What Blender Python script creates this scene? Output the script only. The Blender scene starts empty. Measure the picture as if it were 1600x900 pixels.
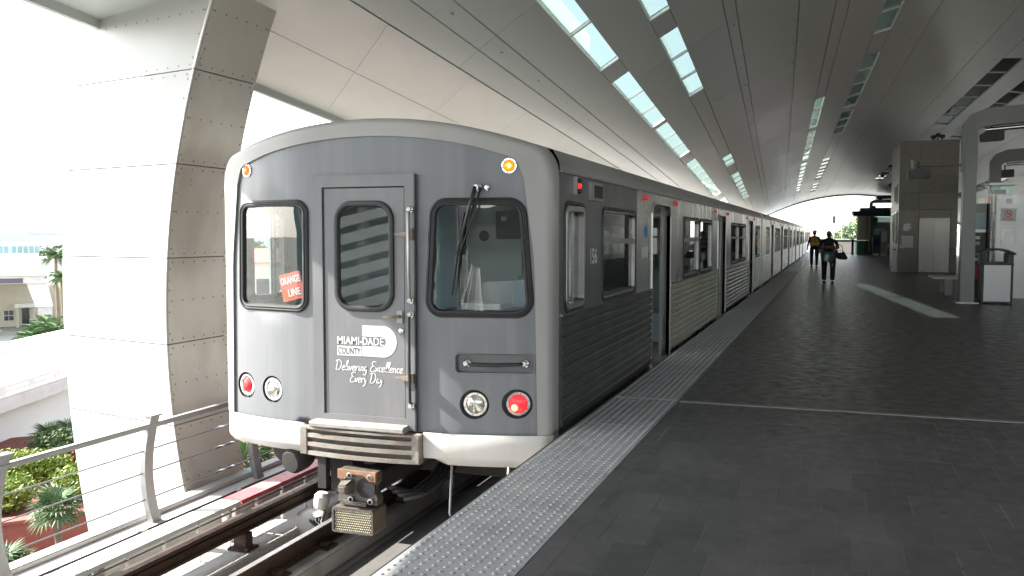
import bpy, bmesh, math, random
from mathutils import Vector, Matrix, geometry, noise
random.seed(7)
R = math.radians
scene = bpy.context.scene
COL = scene.collection

# ------------------------------------------------------------------ camera, sky, sun, exposure
cd = bpy.data.cameras.new('camera'); cam = bpy.data.objects.new('camera', cd); COL.objects.link(cam)
cd.sensor_width = 36.0; cd.lens = 1400 / 1600 * 36.0; cd.clip_start = 0.05; cd.clip_end = 6000
CAM_H = 1.56
cam.location = (0, 0, CAM_H)
cam.rotation_euler = (R(90 - 3.393), 0, R(19.622))
scene.camera = cam

SUN = Vector((1.0, 0.22, -0.775)).normalized()          # direction the light travels
w = bpy.data.worlds.new('World'); scene.world = w; w.use_nodes = True
wn = w.node_tree.nodes; wl = w.node_tree.links
sky = wn.new('ShaderNodeTexSky'); sky.sky_type = 'NISHITA'; sky.sun_disc = False
sky.sun_elevation = math.asin(-SUN.z)
sky.sun_rotation = math.atan2(-SUN.x, -SUN.y)
sky.air_density = 1.0; sky.dust_density = 0.8; sky.ozone_density = 0.6; sky.altitude = 10
bg = wn['Background']; bg.inputs[1].default_value = 0.15
hs_ = wn.new('ShaderNodeHueSaturation'); hs_.inputs['Saturation'].default_value = .35      # hazy white sky
wl.new(sky.outputs[0], hs_.inputs['Color']); wl.new(hs_.outputs[0], bg.inputs[0])
sd = bpy.data.lights.new('sun', 'SUN'); sd.energy = 4.4; sd.angle = R(0.55); sd.color = (1.0, 0.955, 0.88)
so = bpy.data.objects.new('sun', sd); COL.objects.link(so)
so.rotation_euler = SUN.to_track_quat('-Z', 'Y').to_euler(); so.location = (-20, -5, 20)
scene.view_settings.view_transform = 'Standard'; scene.view_settings.look = 'None'
scene.view_settings.exposure = 2.4; scene.view_settings.gamma = 1.0
scene.cycles.max_bounces = 10; scene.cycles.diffuse_bounces = 5; scene.cycles.glossy_bounces = 4
scene.cycles.transparent_max_bounces = 16; scene.cycles.use_denoising = True
scene.cycles.sample_clamp_indirect = 6.0; scene.cycles.caustics_reflective = False; scene.cycles.caustics_refractive = False

# ------------------------------------------------------------------ helpers
OFF = {}
def tag(o, label=None, cat=None, group=None, kind=None):
    if label: o['label'] = label
    if cat: o['category'] = cat
    if group: o['group'] = group
    if kind: o['kind'] = kind
    return o
def thing(name, label, cat, loc=(0, 0, 0), group=None, off=None, kind=None):
    o = bpy.data.objects.new(name, None); COL.objects.link(o); o.location = loc
    o.empty_display_size = 0.2
    OFF[o.name] = Vector(loc if off is None else off)
    if kind: o['kind'] = kind
    else: tag(o, label, cat, group)
    return o
def root_off(o):
    while o.parent: o = o.parent
    return OFF.get(o.name, Vector((0, 0, 0)))

class MB:
    def __init__(s): s.v = []; s.f = []
    def add(s, vs, fs):
        b = len(s.v); s.v += [tuple(p) for p in vs]; s.f += [tuple(i + b for i in f) for f in fs]; return s
    def box(s, x0, x1, y0, y1, z0, z1):
        return s.add([(x0,y0,z0),(x1,y0,z0),(x1,y1,z0),(x0,y1,z0),(x0,y0,z1),(x1,y0,z1),(x1,y1,z1),(x0,y1,z1)],
                     [(0,3,2,1),(4,5,6,7),(0,1,5,4),(1,2,6,5),(2,3,7,6),(3,0,4,7)])
    def hexa(s, lo, hi):          # lo, hi: 4 points each
        return s.add(list(lo) + list(hi), [(0,3,2,1),(4,5,6,7),(0,1,5,4),(1,2,6,5),(2,3,7,6),(3,0,4,7)])
    def beam(s, p0, p1, w, h, up=(0, 0, 1)):
        p0 = Vector(p0); p1 = Vector(p1); d = (p1 - p0).normalized(); u = Vector(up)
        a = d.cross(u)
        if a.length < 1e-4: a = d.cross(Vector((1, 0, 0)))
        a.normalize(); b = a.cross(d).normalized(); a = a * w / 2; b = b * h / 2
        return s.hexa([p0 - a - b, p0 + a - b, p0 + a + b, p0 - a + b], [p1 - a - b, p1 + a - b, p1 + a + b, p1 - a + b])
    def cyl(s, p0, p1, r0, r1=None, n=12, caps=True):
        r1 = r0 if r1 is None else r1
        p0 = Vector(p0); p1 = Vector(p1); d = (p1 - p0).normalized()
        a = d.orthogonal().normalized(); b = d.cross(a)
        vs = []
        for p, r in ((p0, r0), (p1, r1)):
            for i in range(n):
                t = 2 * math.pi * i / n; vs.append(p + a * (r * math.cos(t)) + b * (r * math.sin(t)))
        fs = [(i, (i + 1) % n, n + (i + 1) % n, n + i) for i in range(n)]
        if caps: fs += [tuple(range(n - 1, -1, -1)), tuple(range(n, 2 * n))]
        return s.add(vs, fs)
    def tube(s, path, r, n=8, closed=False):
        path = [Vector(p) for p in path]; m = len(path); vs = []; fs = []
        prev = None
        for i, p in enumerate(path):
            a = path[i - 1] if (i > 0 or closed) else p; c = path[(i + 1) % m] if (i < m - 1 or closed) else p
            d = (c - a).normalized()
            u = d.orthogonal().normalized() if prev is None else (prev - d * prev.dot(d)).normalized()
            prev = u; b = d.cross(u); rr = r[i] if isinstance(r, (list, tuple)) else r
            for k in range(n):
                t = 2 * math.pi * k / n; vs.append(p + u * (rr * math.cos(t)) + b * (rr * math.sin(t)))
        for i in range(m if closed else m - 1):
            j = (i + 1) % m
            for k in range(n): fs.append((i*n+k, i*n+(k+1)%n, j*n+(k+1)%n, j*n+k))
        if not closed: fs += [tuple(range(n - 1, -1, -1)), tuple(range((m-1)*n, m*n))]
        return s.add(vs, fs)
    def lathe(s, o, axis, prof, n=20):   # prof: (radius, distance along axis)
        o = Vector(o); d = Vector(axis).normalized(); a = d.orthogonal().normalized(); b = d.cross(a)
        vs = []; fs = []
        for r, h in prof:
            for k in range(n):
                t = 2 * math.pi * k / n; vs.append(o + d * h + a * (r * math.cos(t)) + b * (r * math.sin(t)))
        for i in range(len(prof) - 1):
            for k in range(n): fs.append((i*n+k, i*n+(k+1)%n, (i+1)*n+(k+1)%n, (i+1)*n+k))
        if prof[0][0] > 1e-6: fs.append(tuple(range(n - 1, -1, -1)))
        if prof[-1][0] > 1e-6: fs.append(tuple(range((len(prof)-1)*n, len(prof)*n)))
        return s.add(vs, fs)
    def prism(s, poly, mp, d0, d1):      # poly 2D list, mp(u,v,d)
        n = len(poly); vs = [mp(u, v, d0) for u, v in poly] + [mp(u, v, d1) for u, v in poly]
        fs = [(i, (i+1) % n, n + (i+1) % n, n + i) for i in range(n)] + [tuple(range(n-1, -1, -1)), tuple(range(n, 2*n))]
        return s.add(vs, fs)
    def sheet(s, rows):                  # rows of points
        m = len(rows[0]); vs = [p for r in rows for p in r]
        fs = [(i*m+j, i*m+j+1, (i+1)*m+j+1, (i+1)*m+j) for i in range(len(rows)-1) for j in range(m-1)]
        return s.add(vs, fs)
    def ball(s, c, rx, ry=None, rz=None, nu=12, nv=8):
        ry = ry or rx; rz = rz or rx; c = Vector(c); vs = []; fs = []
        for i in range(nv + 1):
            p = math.pi * i / nv
            for k in range(nu):
                t = 2 * math.pi * k / nu
                vs.append((c.x + rx*math.sin(p)*math.cos(t), c.y + ry*math.sin(p)*math.sin(t), c.z + rz*math.cos(p)))
        for i in range(nv):
            for k in range(nu): fs.append((i*nu+k, i*nu+(k+1)%nu, (i+1)*nu+(k+1)%nu, (i+1)*nu+k))
        return s.add(vs, fs)
    def mesh(s, name, m, off, smooth=False, bevel=0):
        me = bpy.data.meshes.new(name)
        me.from_pydata([(p[0]-off[0], p[1]-off[1], p[2]-off[2]) for p in s.v], [], s.f)
        if bevel:
            b = bmesh.new(); b.from_mesh(me)
            bmesh.ops.remove_doubles(b, verts=b.verts, dist=1e-5)
            bmesh.ops.recalc_face_normals(b, faces=b.faces)
            es = [e for e in b.edges if len(e.link_faces) == 2 and e.calc_face_angle(0) > 0.6]
            bmesh.ops.bevel(b, geom=es, offset=bevel, segments=2, affect='EDGES', clamp_overlap=True)
            b.to_mesh(me); b.free()
        elif smooth:
            b = bmesh.new(); b.from_mesh(me); bmesh.ops.remove_doubles(b, verts=b.verts, dist=1e-5)
            bmesh.ops.recalc_face_normals(b, faces=b.faces); b.to_mesh(me); b.free()
        if smooth:
            me.polygons.foreach_set('use_smooth', [True] * len(me.polygons))
            if smooth != 'all': me.set_sharp_from_angle(angle=R(35))
        if m: me.materials.append(MATS[m] if isinstance(m, str) else m)
        me.update()
        return me
    def build(s, name, m, parent=None, smooth=False, bevel=0, kind=None, label=None):
        off = root_off(parent) if parent else Vector((0, 0, 0))
        o = bpy.data.objects.new(name, s.mesh(name, m, off, smooth, bevel)); COL.objects.link(o)
        if parent: o.parent = parent
        if kind: o['kind'] = kind
        if label: o['label'] = label
        return o
def solo(mb, name, m, label, cat, group=None, smooth=False, bevel=0):
    o = mb.build(name, m, None, smooth, bevel); return tag(o, label, cat, group)
def share(src, name, parent, loc=(0, 0, 0), rot=(0, 0, 0), scale=(1, 1, 1)):
    o = bpy.data.objects.new(name, src.data if hasattr(src, 'data') else src); COL.objects.link(o)
    o.parent = parent; o.location = loc; o.rotation_euler = rot; o.scale = scale; return o
def copy_tree(o, parent=None):
    c = o.copy(); COL.objects.link(c); c.parent = parent
    for ch in list(o.children): copy_tree(ch, c)
    return c

def arc_corner(a, p, b, r, n):
    a = Vector(a); p = Vector(p); b = Vector(b); d1 = (a - p).normalized(); d2 = (b - p).normalized()
    ang = d1.angle(d2); t = min(r / math.tan(ang / 2), (a-p).length * .49, (b-p).length * .49); rr = t * math.tan(ang / 2)
    c = p + (d1 + d2).normalized() * (rr / math.sin(ang / 2))
    s = p + d1 * t - c; e = p + d2 * t - c; a0 = math.atan2(s.y, s.x); a1 = math.atan2(e.y, e.x)
    da = (a1 - a0 + math.pi) % (2 * math.pi) - math.pi
    return [(c.x + rr * math.cos(a0 + da * i / n), c.y + rr * math.sin(a0 + da * i / n)) for i in range(n + 1)]
def rpoly(cs, r, n=6):
    out = []
    for i in range(len(cs)):
        out += arc_corner(cs[i - 1], cs[i], cs[(i + 1) % len(cs)], r, n)
    return out
def rrect(u0, u1, v0, v1, r, n=6): return rpoly([(u0, v0), (u1, v0), (u1, v1), (u0, v1)], r, n)
def inset(loop, d):
    m = len(loop); area = sum(loop[i-1][0]*loop[i][1] - loop[i][0]*loop[i-1][1] for i in range(m)); sg = 1 if area > 0 else -1
    out = []
    for i in range(m):
        a = Vector(loop[i-1]); p = Vector(loop[i]); b = Vector(loop[(i+1) % m])
        n1 = Vector((-(p-a).y, (p-a).x)).normalized(); n2 = Vector((-(b-p).y, (b-p).x)).normalized()
        q = n1 + n2; q = q / max(.3, q.dot(n1)) if q.length > 1e-6 else n1
        out.append((p.x + sg*q.x*d, p.y + sg*q.y*d))
    return out
def inside(p, loop):
    x, y = p; c = False; j = len(loop) - 1
    for i in range(len(loop)):
        xi, yi = loop[i]; xj, yj = loop[j]
        if (yi > y) != (yj > y) and x < (xj-xi)*(y-yi)/(yj-yi) + xi: c = not c
        j = i
    return c
def dens(loop, h):
    out = []
    for i in range(len(loop)):
        a = Vector(loop[i]); b = Vector(loop[(i+1) % len(loop)]); k = max(1, int((b-a).length / h))
        out += [tuple(a.lerp(b, t / k)) for t in range(k)]
    return out
def plate(mb, outer, holes, mp, res=None, rim=0, orim=0):
    if res: outer = dens(outer, res); 
    vs = []; es = []
    for lp in [outer] + holes:
        b = len(vs); vs += [Vector(p) for p in lp]; es += [(b+i, b+(i+1) % len(lp)) for i in range(len(lp))]
    if res:
        xs = [p[0] for p in outer]; ys = [p[1] for p in outer]
        nx = int((max(xs)-min(xs))/res); ny = int((max(ys)-min(ys))/res)
        for i in range(1, nx+1):
            for j in range(1, ny+1):
                p = (min(xs)+(i-.5)*res*1.003, min(ys)+(j-.5)*res*1.007)
                if inside(p, outer) and not any(inside(p, h) for h in holes): vs.append(Vector(p))
    r = geometry.delaunay_2d_cdt(vs, es, [], 0, 1e-6)
    ov, of = r[0], r[2]; fs = []
    for f in of:
        c = sum((ov[i] for i in f), Vector((0, 0))) / len(f)
        if inside(c, outer) and not any(inside(c, h) for h in holes): fs.append(tuple(f))
    mb.add([mp(p.x, p.y, 0) for p in ov], fs)
    for lp, d in [(outer, orim)] + [(h, rim) for h in holes]:
        if d:
            n = len(lp); mb.add([mp(u, v, 0) for u, v in lp] + [mp(u, v, d) for u, v in lp], [(i, (i+1) % n, n+(i+1) % n, n+i) for i in range(n)])
    return mb
def ring(mb, loop, prof, mp):            # prof: list of (inset, height d)
    n = len(loop); k = len(prof); vs = []
    for ins, d in prof: vs += [mp(u, v, d) for u, v in inset(loop, ins)]
    fs = [(j*n+i, j*n+(i+1) % n, (j+1)*n+(i+1) % n, (j+1)*n+i) for j in range(k-1) for i in range(n)]
    return mb.add(vs, fs)
def disc(loop, mp, d, mb=None):
    mb = mb or MB(); return mb.add([mp(u, v, d) for u, v in loop], [tuple(range(len(loop)))])
_tc = {}
def text2d(s, bold=0.0, shear=0.0):
    k = (s, bold, shear)
    if k in _tc: return _tc[k]
    cu = bpy.data.curves.new('t', 'FONT'); cu.body = s; cu.size = 1; cu.offset = bold; cu.shear = shear; cu.resolution_u = 3
    o = bpy.data.objects.new('t', cu); COL.objects.link(o); bpy.context.view_layer.update()
    me = bpy.data.meshes.new_from_object(o.evaluated_get(bpy.context.evaluated_depsgraph_get()))
    vs = [(v.co.x, v.co.y) for v in me.vertices]; fs = [tuple(p.vertices) for p in me.polygons]
    bpy.data.objects.remove(o); bpy.data.curves.remove(cu); bpy.data.meshes.remove(me)
    x0 = min(v[0] for v in vs); x1 = max(v[0] for v in vs); y0 = min(v[1] for v in vs); y1 = max(v[1] for v in vs)
    _tc[k] = ([((x-x0)/(x1-x0), (y-y0)/(y1-y0)) for x, y in vs], fs); return _tc[k]
def text(mb, s, u0, u1, v0, v1, mp, d, bold=0.0):
    vs, fs = text2d(s, bold); return mb.add([mp(u0+(u1-u0)*a, v0+(v1-v0)*b, d) for a, b in vs], fs)

# ------------------------------------------------------------------ materials
MATS = {}
def nd(nt, t, **kw):
    n = nt.nodes.new(t)
    for k, v in kw.items():
        if k in n.inputs: n.inputs[k].default_value = v
        else: setattr(n, k, v)
    return n
def mat(name, col, rough=.5, metal=0, var=.08, vs=2.5, st=(1, 1, 1), bump=0, bs=60, bst=(1, 1, 1), rvar=.08, spec=.5,
        dirt=None, orand=0, emit=0, ecol=None, coat=0, aniso=0):
    m = bpy.data.materials.new(name); m.use_nodes = True; nt = m.node_tree; L = nt.links.new
    b = nt.nodes['Principled BSDF']; b.inputs['Roughness'].default_value = rough; b.inputs['Metallic'].default_value = metal
    b.inputs['Specular IOR Level'].default_value = spec
    if coat: b.inputs['Coat Weight'].default_value = coat; b.inputs['Coat Roughness'].default_value = .1
    geo = nd(nt, 'ShaderNodeNewGeometry')
    def tex(scale, stretch, detail=5):
        mp = nd(nt, 'ShaderNodeMapping'); mp.inputs['Scale'].default_value = stretch
        L(geo.outputs['Position'], mp.inputs['Vector'])
        n = nd(nt, 'ShaderNodeTexNoise'); n.inputs['Scale'].default_value = scale; n.inputs['Detail'].default_value = detail
        L(mp.outputs[0], n.inputs['Vector']); return n
    n1 = tex(vs, st)
    mx = nd(nt, 'ShaderNodeMix', data_type='RGBA')
    mx.inputs[6].default_value = tuple(min(1, c * (1 - var * 2)) for c in col) + (1,)
    mx.inputs[7].default_value = tuple(min(1, c * (1 + var * 2)) for c in col) + (1,)
    L(n1.outputs[0], mx.inputs[0]); out = mx.outputs[2]
    if dirt:
        dcol, amt, dscale, dst = dirt
        n2 = tex(dscale, dst, 8)
        rp = nd(nt, 'ShaderNodeMapRange'); rp.inputs[1].default_value = .5; rp.inputs[2].default_value = .75; rp.inputs[4].default_value = amt
        L(n2.outputs[0], rp.inputs[0])
        m2 = nd(nt, 'ShaderNodeMix', data_type='RGBA'); m2.inputs[7].default_value = tuple(dcol) + (1,)
        L(rp.outputs[0], m2.inputs[0]); L(out, m2.inputs[6]); out = m2.outputs[2]
    if orand:
        oi = nd(nt, 'ShaderNodeObjectInfo'); rp = nd(nt, 'ShaderNodeMapRange'); rp.inputs[3].default_value = 1 - orand; rp.inputs[4].default_value = 1 + orand
        L(oi.outputs['Random'], rp.inputs[0]); vm = nd(nt, 'ShaderNodeVectorMath', operation='SCALE'); L(out, vm.inputs[0]); L(rp.outputs[0], vm.inputs['Scale']); out = vm.outputs[0]
    L(out, b.inputs['Base Color'])
    if rvar:
        rp = nd(nt, 'ShaderNodeMapRange'); rp.inputs[1].default_value = .3; rp.inputs[2].default_value = .7
        rp.inputs[3].default_value = max(.02, rough - rvar); rp.inputs[4].default_value = min(1, rough + rvar)
        n3 = tex(vs * 2.3, st); L(n3.outputs[0], rp.inputs[0]); L(rp.outputs[0], b.inputs['Roughness'])
    if bump:
        n4 = tex(bs, bst, 4); bp = nd(nt, 'ShaderNodeBump'); bp.inputs['Strength'].default_value = bump; bp.inputs['Distance'].default_value = .01
        L(n4.outputs[0], bp.inputs['Height']); L(bp.outputs[0], b.inputs['Normal'])
    if emit:
        b.inputs['Emission Color'].default_value = tuple(ecol or col) + (1,); b.inputs['Emission Strength'].default_value = emit
    MATS[name] = m; return m
def glass(name, tint, refl=1.0, rough=0.0, ior=1.45):
    m = bpy.data.materials.new(name); m.use_nodes = True; nt = m.node_tree; L = nt.links.new; nt.nodes.remove(nt.nodes['Principled BSDF'])
    o = nt.nodes['Material Output']; t = nd(nt, 'ShaderNodeBsdfTransparent'); t.inputs[0].default_value = tuple(tint) + (1,)
    g = nd(nt, 'ShaderNodeBsdfGlossy'); g.inputs['Roughness'].default_value = rough; g.inputs[0].default_value = (refl, refl, refl, 1)
    f = nd(nt, 'ShaderNodeFresnel'); gb_ = nd(nt, 'ShaderNodeNewGeometry'); mr_ = nd(nt, 'ShaderNodeMapRange'); mr_.inputs[3].default_value = ior; mr_.inputs[4].default_value = 1 / ior; L(gb_.outputs['Backfacing'], mr_.inputs[0]); L(mr_.outputs[0], f.inputs[0])
    mx = nd(nt, 'ShaderNodeMixShader'); L(f.outputs[0], mx.inputs[0]); L(t.outputs[0], mx.inputs[1]); L(g.outputs[0], mx.inputs[2]); L(mx.outputs[0], o.inputs[0])
    MATS[name] = m; return m

mat('tile', (.070, .069, .067), .42, var=.14, vs=4, orand=.13, rvar=.12, bump=.06, bs=150, dirt=((.115, .112, .106), .6, 1.6, (1, 1, 1)))
mat('grout', (.22, .217, .21), .9, var=.15)
mat('tactile', (.375, .382, .385), .42, var=.08, vs=3, rvar=.1, dirt=((.24, .235, .22), .55, 4, (1, 1, 1)), bump=.05, bs=200)
mat('concrete', (.42, .405, .38), .85, var=.12, vs=1.6, bump=.25, bs=25, dirt=((.2, .19, .175), .55, 2.2, (1, 1, 1)))
mat('concrete_pale', (.55, .54, .52), .8, var=.08, vs=1.2, bump=.15, bs=25, dirt=((.35, .33, .3), .4, 1.7, (1, 1, 1)))
mat('concrete_dark', (.10, .095, .09), .9, var=.2, vs=2, bump=.3, bs=20, dirt=((.04, .036, .03), .7, 1.8, (1, 1, 1)))
mat('alu', (.80, .805, .795), .36, .3, var=.02, vs=.6, st=(1, .15, 1), rvar=.03, orand=.03)
mat('alu_dark', (.12, .12, .115), .6, .2, var=.05)
mat('column_core', (.26, .255, .245), .7, var=.05)
mat('column_white', (.37, .368, .36), .42, .05, var=.025, vs=.7, rvar=.05, orand=.03, dirt=((.36, .345, .31), .35, 1.1, (1, 1, .4)))
mat('cream', (.415, .445, .435), .45, .05, var=.02, vs=.8, rvar=.04, orand=.025, dirt=((.37, .36, .33), .3, .7, (1, 1, 1)))
mat('steel_clad', (.68, .645, .585), .34, .45, var=.05, vs=1.2, rvar=.08, orand=.04, dirt=((.36, .275, .19), .85, .75, (1, 1, .6)))
mat('gum', (.022, .021, .02), .8, var=.2)
mat('gum_pale', (.11, .105, .095), .8, var=.2)
mat('rivet', (.16, .155, .145), .5, .5, var=.1)
mat('white_paint', (.78, .78, .76), .45, var=.03)
mat('sky_well', (.80, .82, .80), .5, var=.02)
glass('sky_glass', (.27, .35, .33), .7, .02)
glass('clear_teal', (.55, .80, .76), 1, .0)
glass('train_glass', (.74, .82, .82), 1, .0, 1.85)
glass('side_glass', (.13, .14, .14), 1, .0, 1.5)
mat('mask', (.30, .292, .28), .42, var=.05, vs=2.2, rvar=.06, dirt=((.25, .235, .21), .5, 2.5, (1, 1, .25)), coat=.1)
mat('skirt', (.60, .58, .55), .45, var=.05, vs=3, dirt=((.38, .34, .29), .6, 3.5, (1, 1, .6)))
mat('front_grey', (.144, .150, .161), .42, .12, var=.09, vs=2.2, st=(1, 1, .3), rvar=.1, dirt=((.215, .212, .205), .6, 3.4, (2.4, 1, .14)), coat=.12, bump=.02, bs=2.2)
mat('door_grey', (.155, .157, .164), .45, .12, var=.08, vs=2.8, st=(1, 1, .4), rvar=.1, dirt=((.215, .21, .205), .45, 4.0, (2.0, 1, .3)))
mat('rubber', (.014, .014, .015), .5, var=.1)
mat('black', (.012, .012, .012), .6, var=.1)
mat('stainless', (.58, .575, .56), .30, .9, var=.03, vs=.8, st=(1, 2, .4), rvar=.05, dirt=((.42, .41, .375), .4, 1.0, (1, 1.5, .5)), bump=.015, bs=1.6, bst=(1, 2, .6))
mat('stainless_rib', (.50, .50, .48), .34, .95, var=.06, vs=1.4, rvar=.08, dirt=((.33, .32, .28), .4, .8, (1, .5, 1)))
mat('train_roof', (.42, .42, .41), .45, .7, var=.08, vs=1.5, st=(1, .3, 1), rvar=.08)
mat('chrome', (.75, .75, .74), .18, 1, var=.03, rvar=.06)
mat('dull_metal', (.33, .32, .31), .42, .9, var=.1, vs=8)
mat('rusty', (.27, .215, .165), .65, .45, var=.25, vs=14, bump=.25, bs=90, dirt=((.36, .34, .31), .8, 9, (1, 1, 1)))
mat('bumper', (.25, .232, .205), .55, .4, var=.2, vs=12, bump=.3, bs=70, dirt=((.20, .085, .04), .85, 6, (1, 1, 1)))
mat('bumper_dark', (.085, .078, .068), .6, .4, var=.2, vs=12, bump=.3, bs=70, dirt=((.17, .09, .05), .7, 7, (1, 1, 1)))
mat('step_metal', (.42, .40, .37), .45, .5, var=.1, vs=10, dirt=((.25, .17, .11), .5, 9, (1, 1, 1)))
mat('cab_side', (.115, .118, .122), .38, .35, var=.05, vs=1.5, rvar=.06, coat=.1)
mat('wrap', (.40, .395, .31), .4, .3, var=.12, vs=2.0, rvar=.06, dirt=((.20, .27, .12), .9, .9, (1, .6, 1.6)))
mat('cab_rib', (.085, .088, .085), .38, .5, var=.08, vs=1.2, rvar=.06, dirt=((.12, .12, .105), .5, 1.2, (1, .6, 1)))
mat('coupler_rust', (.30, .155, .085), .65, .35, var=.25, vs=16, bump=.3, bs=80, dirt=((.18, .165, .15), .7, 9, (1, 1, 1)))
mat('coupler_grey', (.15, .135, .12), .5, .6, var=.2, vs=16, bump=.2, bs=80, dirt=((.09, .07, .055), .7, 10, (1, 1, 1)))
mat('coupler_box', (.16, .145, .12), .5, .5, var=.15, vs=20, dirt=((.30, .22, .10), .7, 8, (1, 1, 1)))
mat('pins', (.62, .57, .43), .45, .6, var=.2, vs=25)
mat('underframe', (.03, .028, .026), .7, .2, var=.2)
mat('rail_rust', (.078, .050, .036), .65, .4, var=.25, vs=10, bump=.3, bs=60, dirt=((.06, .04, .03), .6, 5, (1, 1, 1)))
mat('rail_head', (.34, .30, .27), .35, .85, var=.15, vs=8)
mat('white_cover', (.74, .73, .70), .5, var=.05, dirt=((.45, .42, .38), .5, 4, (1, 1, 1)))
mat('red_cover', (.55, .10, .11), .5, var=.12, vs=5, dirt=((.62, .38, .36), .7, 3.5, (1, 1, 1)))
mat('rail_grey', (.30, .305, .30), .5, .35, var=.06, vs=6)
mat('cable', (.20, .20, .20), .4, .8, var=.05)
mat('insulator', (.62, .61, .57), .4, var=.08, dirt=((.3, .28, .24), .6, 8, (1, 1, 1)))
mat('amber', (.8, .22, .02), .3, emit=.30, ecol=(1, .24, .0))
mat('amber_dim', (.8, .24, .03), .3, emit=.1, ecol=(1, .22, .02))
mat('amber_hot', (1, .7, .3), .3, emit=.8, ecol=(1, .55, .12))
mat('red_lit', (.75, .03, .03), .25, emit=.28, ecol=(1, .02, .03))
mat('red_hot', (1, .3, .2), .25, emit=.7, ecol=(1, .2, .12))
mat('red_lens', (.40, .015, .02), .2, var=.1, emit=.03, ecol=(1, .03, .03))
mat('marker_red', (.55, .03, .06), .3, emit=.05, ecol=(1, .04, .08))
mat('lamp_glass', (.50, .49, .45), .12, .75, var=.25, vs=30)
mat('decal_white', (.66, .66, .65), .5, var=.02)
mat('decal_blue', (.04, .20, .48), .5)
mat('decal_grey', (.06, .062, .066), .5)
mat('orange_sign', (.72, .085, .035), .5, var=.04)
mat('cab_wall', (.52, .54, .50), .6, var=.06)
mat('cab_blue', (.28, .36, .39), .6, var=.05)
mat('cab_dark', (.05, .05, .05), .6)
mat('cab_pale', (.55, .55, .50), .55, var=.06)
mat('interior', (.16, .17, .17), .6, var=.1)
mat('granite', (.27, .247, .215), .38, var=.12, vs=9, orand=.10, rvar=.08, dirt=((.19, .17, .15), .5, 3, (1, 1, 1)))
mat('ss_door', (.33, .315, .295), .32, .85, var=.05, vs=.9, st=(1, 1, .6), rvar=.06)
mat('post_steel', (.15, .153, .148), .42, .6, var=.03, vs=.8, st=(1, 1, .5), rvar=.03)
mat('cab_steel', (.27, .27, .265), .30, .8, var=.03, vs=1., rvar=.04)
mat('plastic_black', (.02, .02, .02), .45, var=.1)
mat('purple_roof', (.085, .075, .11), .5, var=.06)
mat('grey_wall', (.34, .34, .33), .7, var=.05)
mat('paper', (.70, .68, .62), .6, var=.06)
mat('sign_red', (.60, .04, .04), .5)
mat('blue_cloth', (.02, .045, .16), .8, var=.2)
mat('cloth_black', (.014, .014, .016), .85, var=.2, vs=12, bump=.3, bs=40)
mat('cloth_dark', (.02, .02, .028), .85, var=.2, vs=12, bump=.3, bs=40)
mat('light_patch_teal', (.09, .125, .13), .85, var=.12, vs=12)  # tone of the sunlight patches painted onto the woman
mat('vest', (.75, .20, .03), .7, var=.1, vs=9)
mat('vest_yellow', (.62, .70, .10), .6, var=.05)
mat('skin', (.20, .11, .075), .55, var=.06)
mat('skin2', (.26, .15, .10), .55, var=.06)
mat('hair', (.012, .01, .009), .6)
mat('bag', (.012, .012, .013), .75)
mat('grass', (.30, .30, .27), .9, var=.12, vs=.03, dirt=((.07, .10, .035), .9, .025, (1, 1, 1)))
mat('mulch', (.19, .062, .045), .9, var=.3, vs=8, bump=.5, bs=30)
mat('brick_red', (.30, .085, .065), .85, var=.15, vs=4)
mat('asphalt', (.16, .16, .158), .9, var=.1, vs=.6)
mat('road_white', (.52, .52, .50), .8, var=.06, vs=.4)
mat('stucco', (.50, .46, .38), .85, var=.05)
mat('stucco_white', (.70, .69, .66), .8, var=.05, vs=.3)
mat('window_dark', (.04, .045, .055), .15, var=.1)
mat('window_teal', (.16, .30, .32), .2, var=.2, vs=.5)
mat('far_grey', (.40, .42, .42), .8, var=.2, vs=.05)
mat('roof_terracotta', (.36, .15, .09), .8, var=.1)
mat('bark', (.16, .125, .09), .9, var=.25, vs=6, st=(1, 1, .4), bump=.5, bs=20)
mat('leaf', (.055, .10, .025), .6, var=.35, vs=4)
mat('leaf_yellow', (.18, .245, .035), .55, var=.3, vs=5)
mat('leaf_dark', (.035, .065, .022), .6, var=.35, vs=4)
mat('leaf_palm', (.085, .15, .055), .5, var=.25, vs=3)
mat('leaf_red', (.20, .05, .02), .6, var=.3, vs=5)

# ------------------------------------------------------------------ the setting: ground, platform, guideway
GZ = -9.0
g = MB(); g.sheet([[(x, y, GZ) for x in (-2500, -60, 60, 2500)] for y in (-2500, -60, 140, 2500)])
g.build('ground', 'grass', kind='structure')
PE = -1.957            # platform edge
TI = -1.337            # inner edge of the tactile strip
platform = thing('platform', None, None, (0, 0, 0), kind='structure')
b = MB(); b.box(PE + .01, 9.2, -16, 86, -.42, -.045); b.build('platform_slab', 'concrete_dark', platform)
b = MB(); b.box(-1.55, 9.0, -16, 86, GZ, -.425); b.build('platform_wall', 'concrete_dark', platform)
JY = 8.40              # expansion joint across the platform
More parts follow.
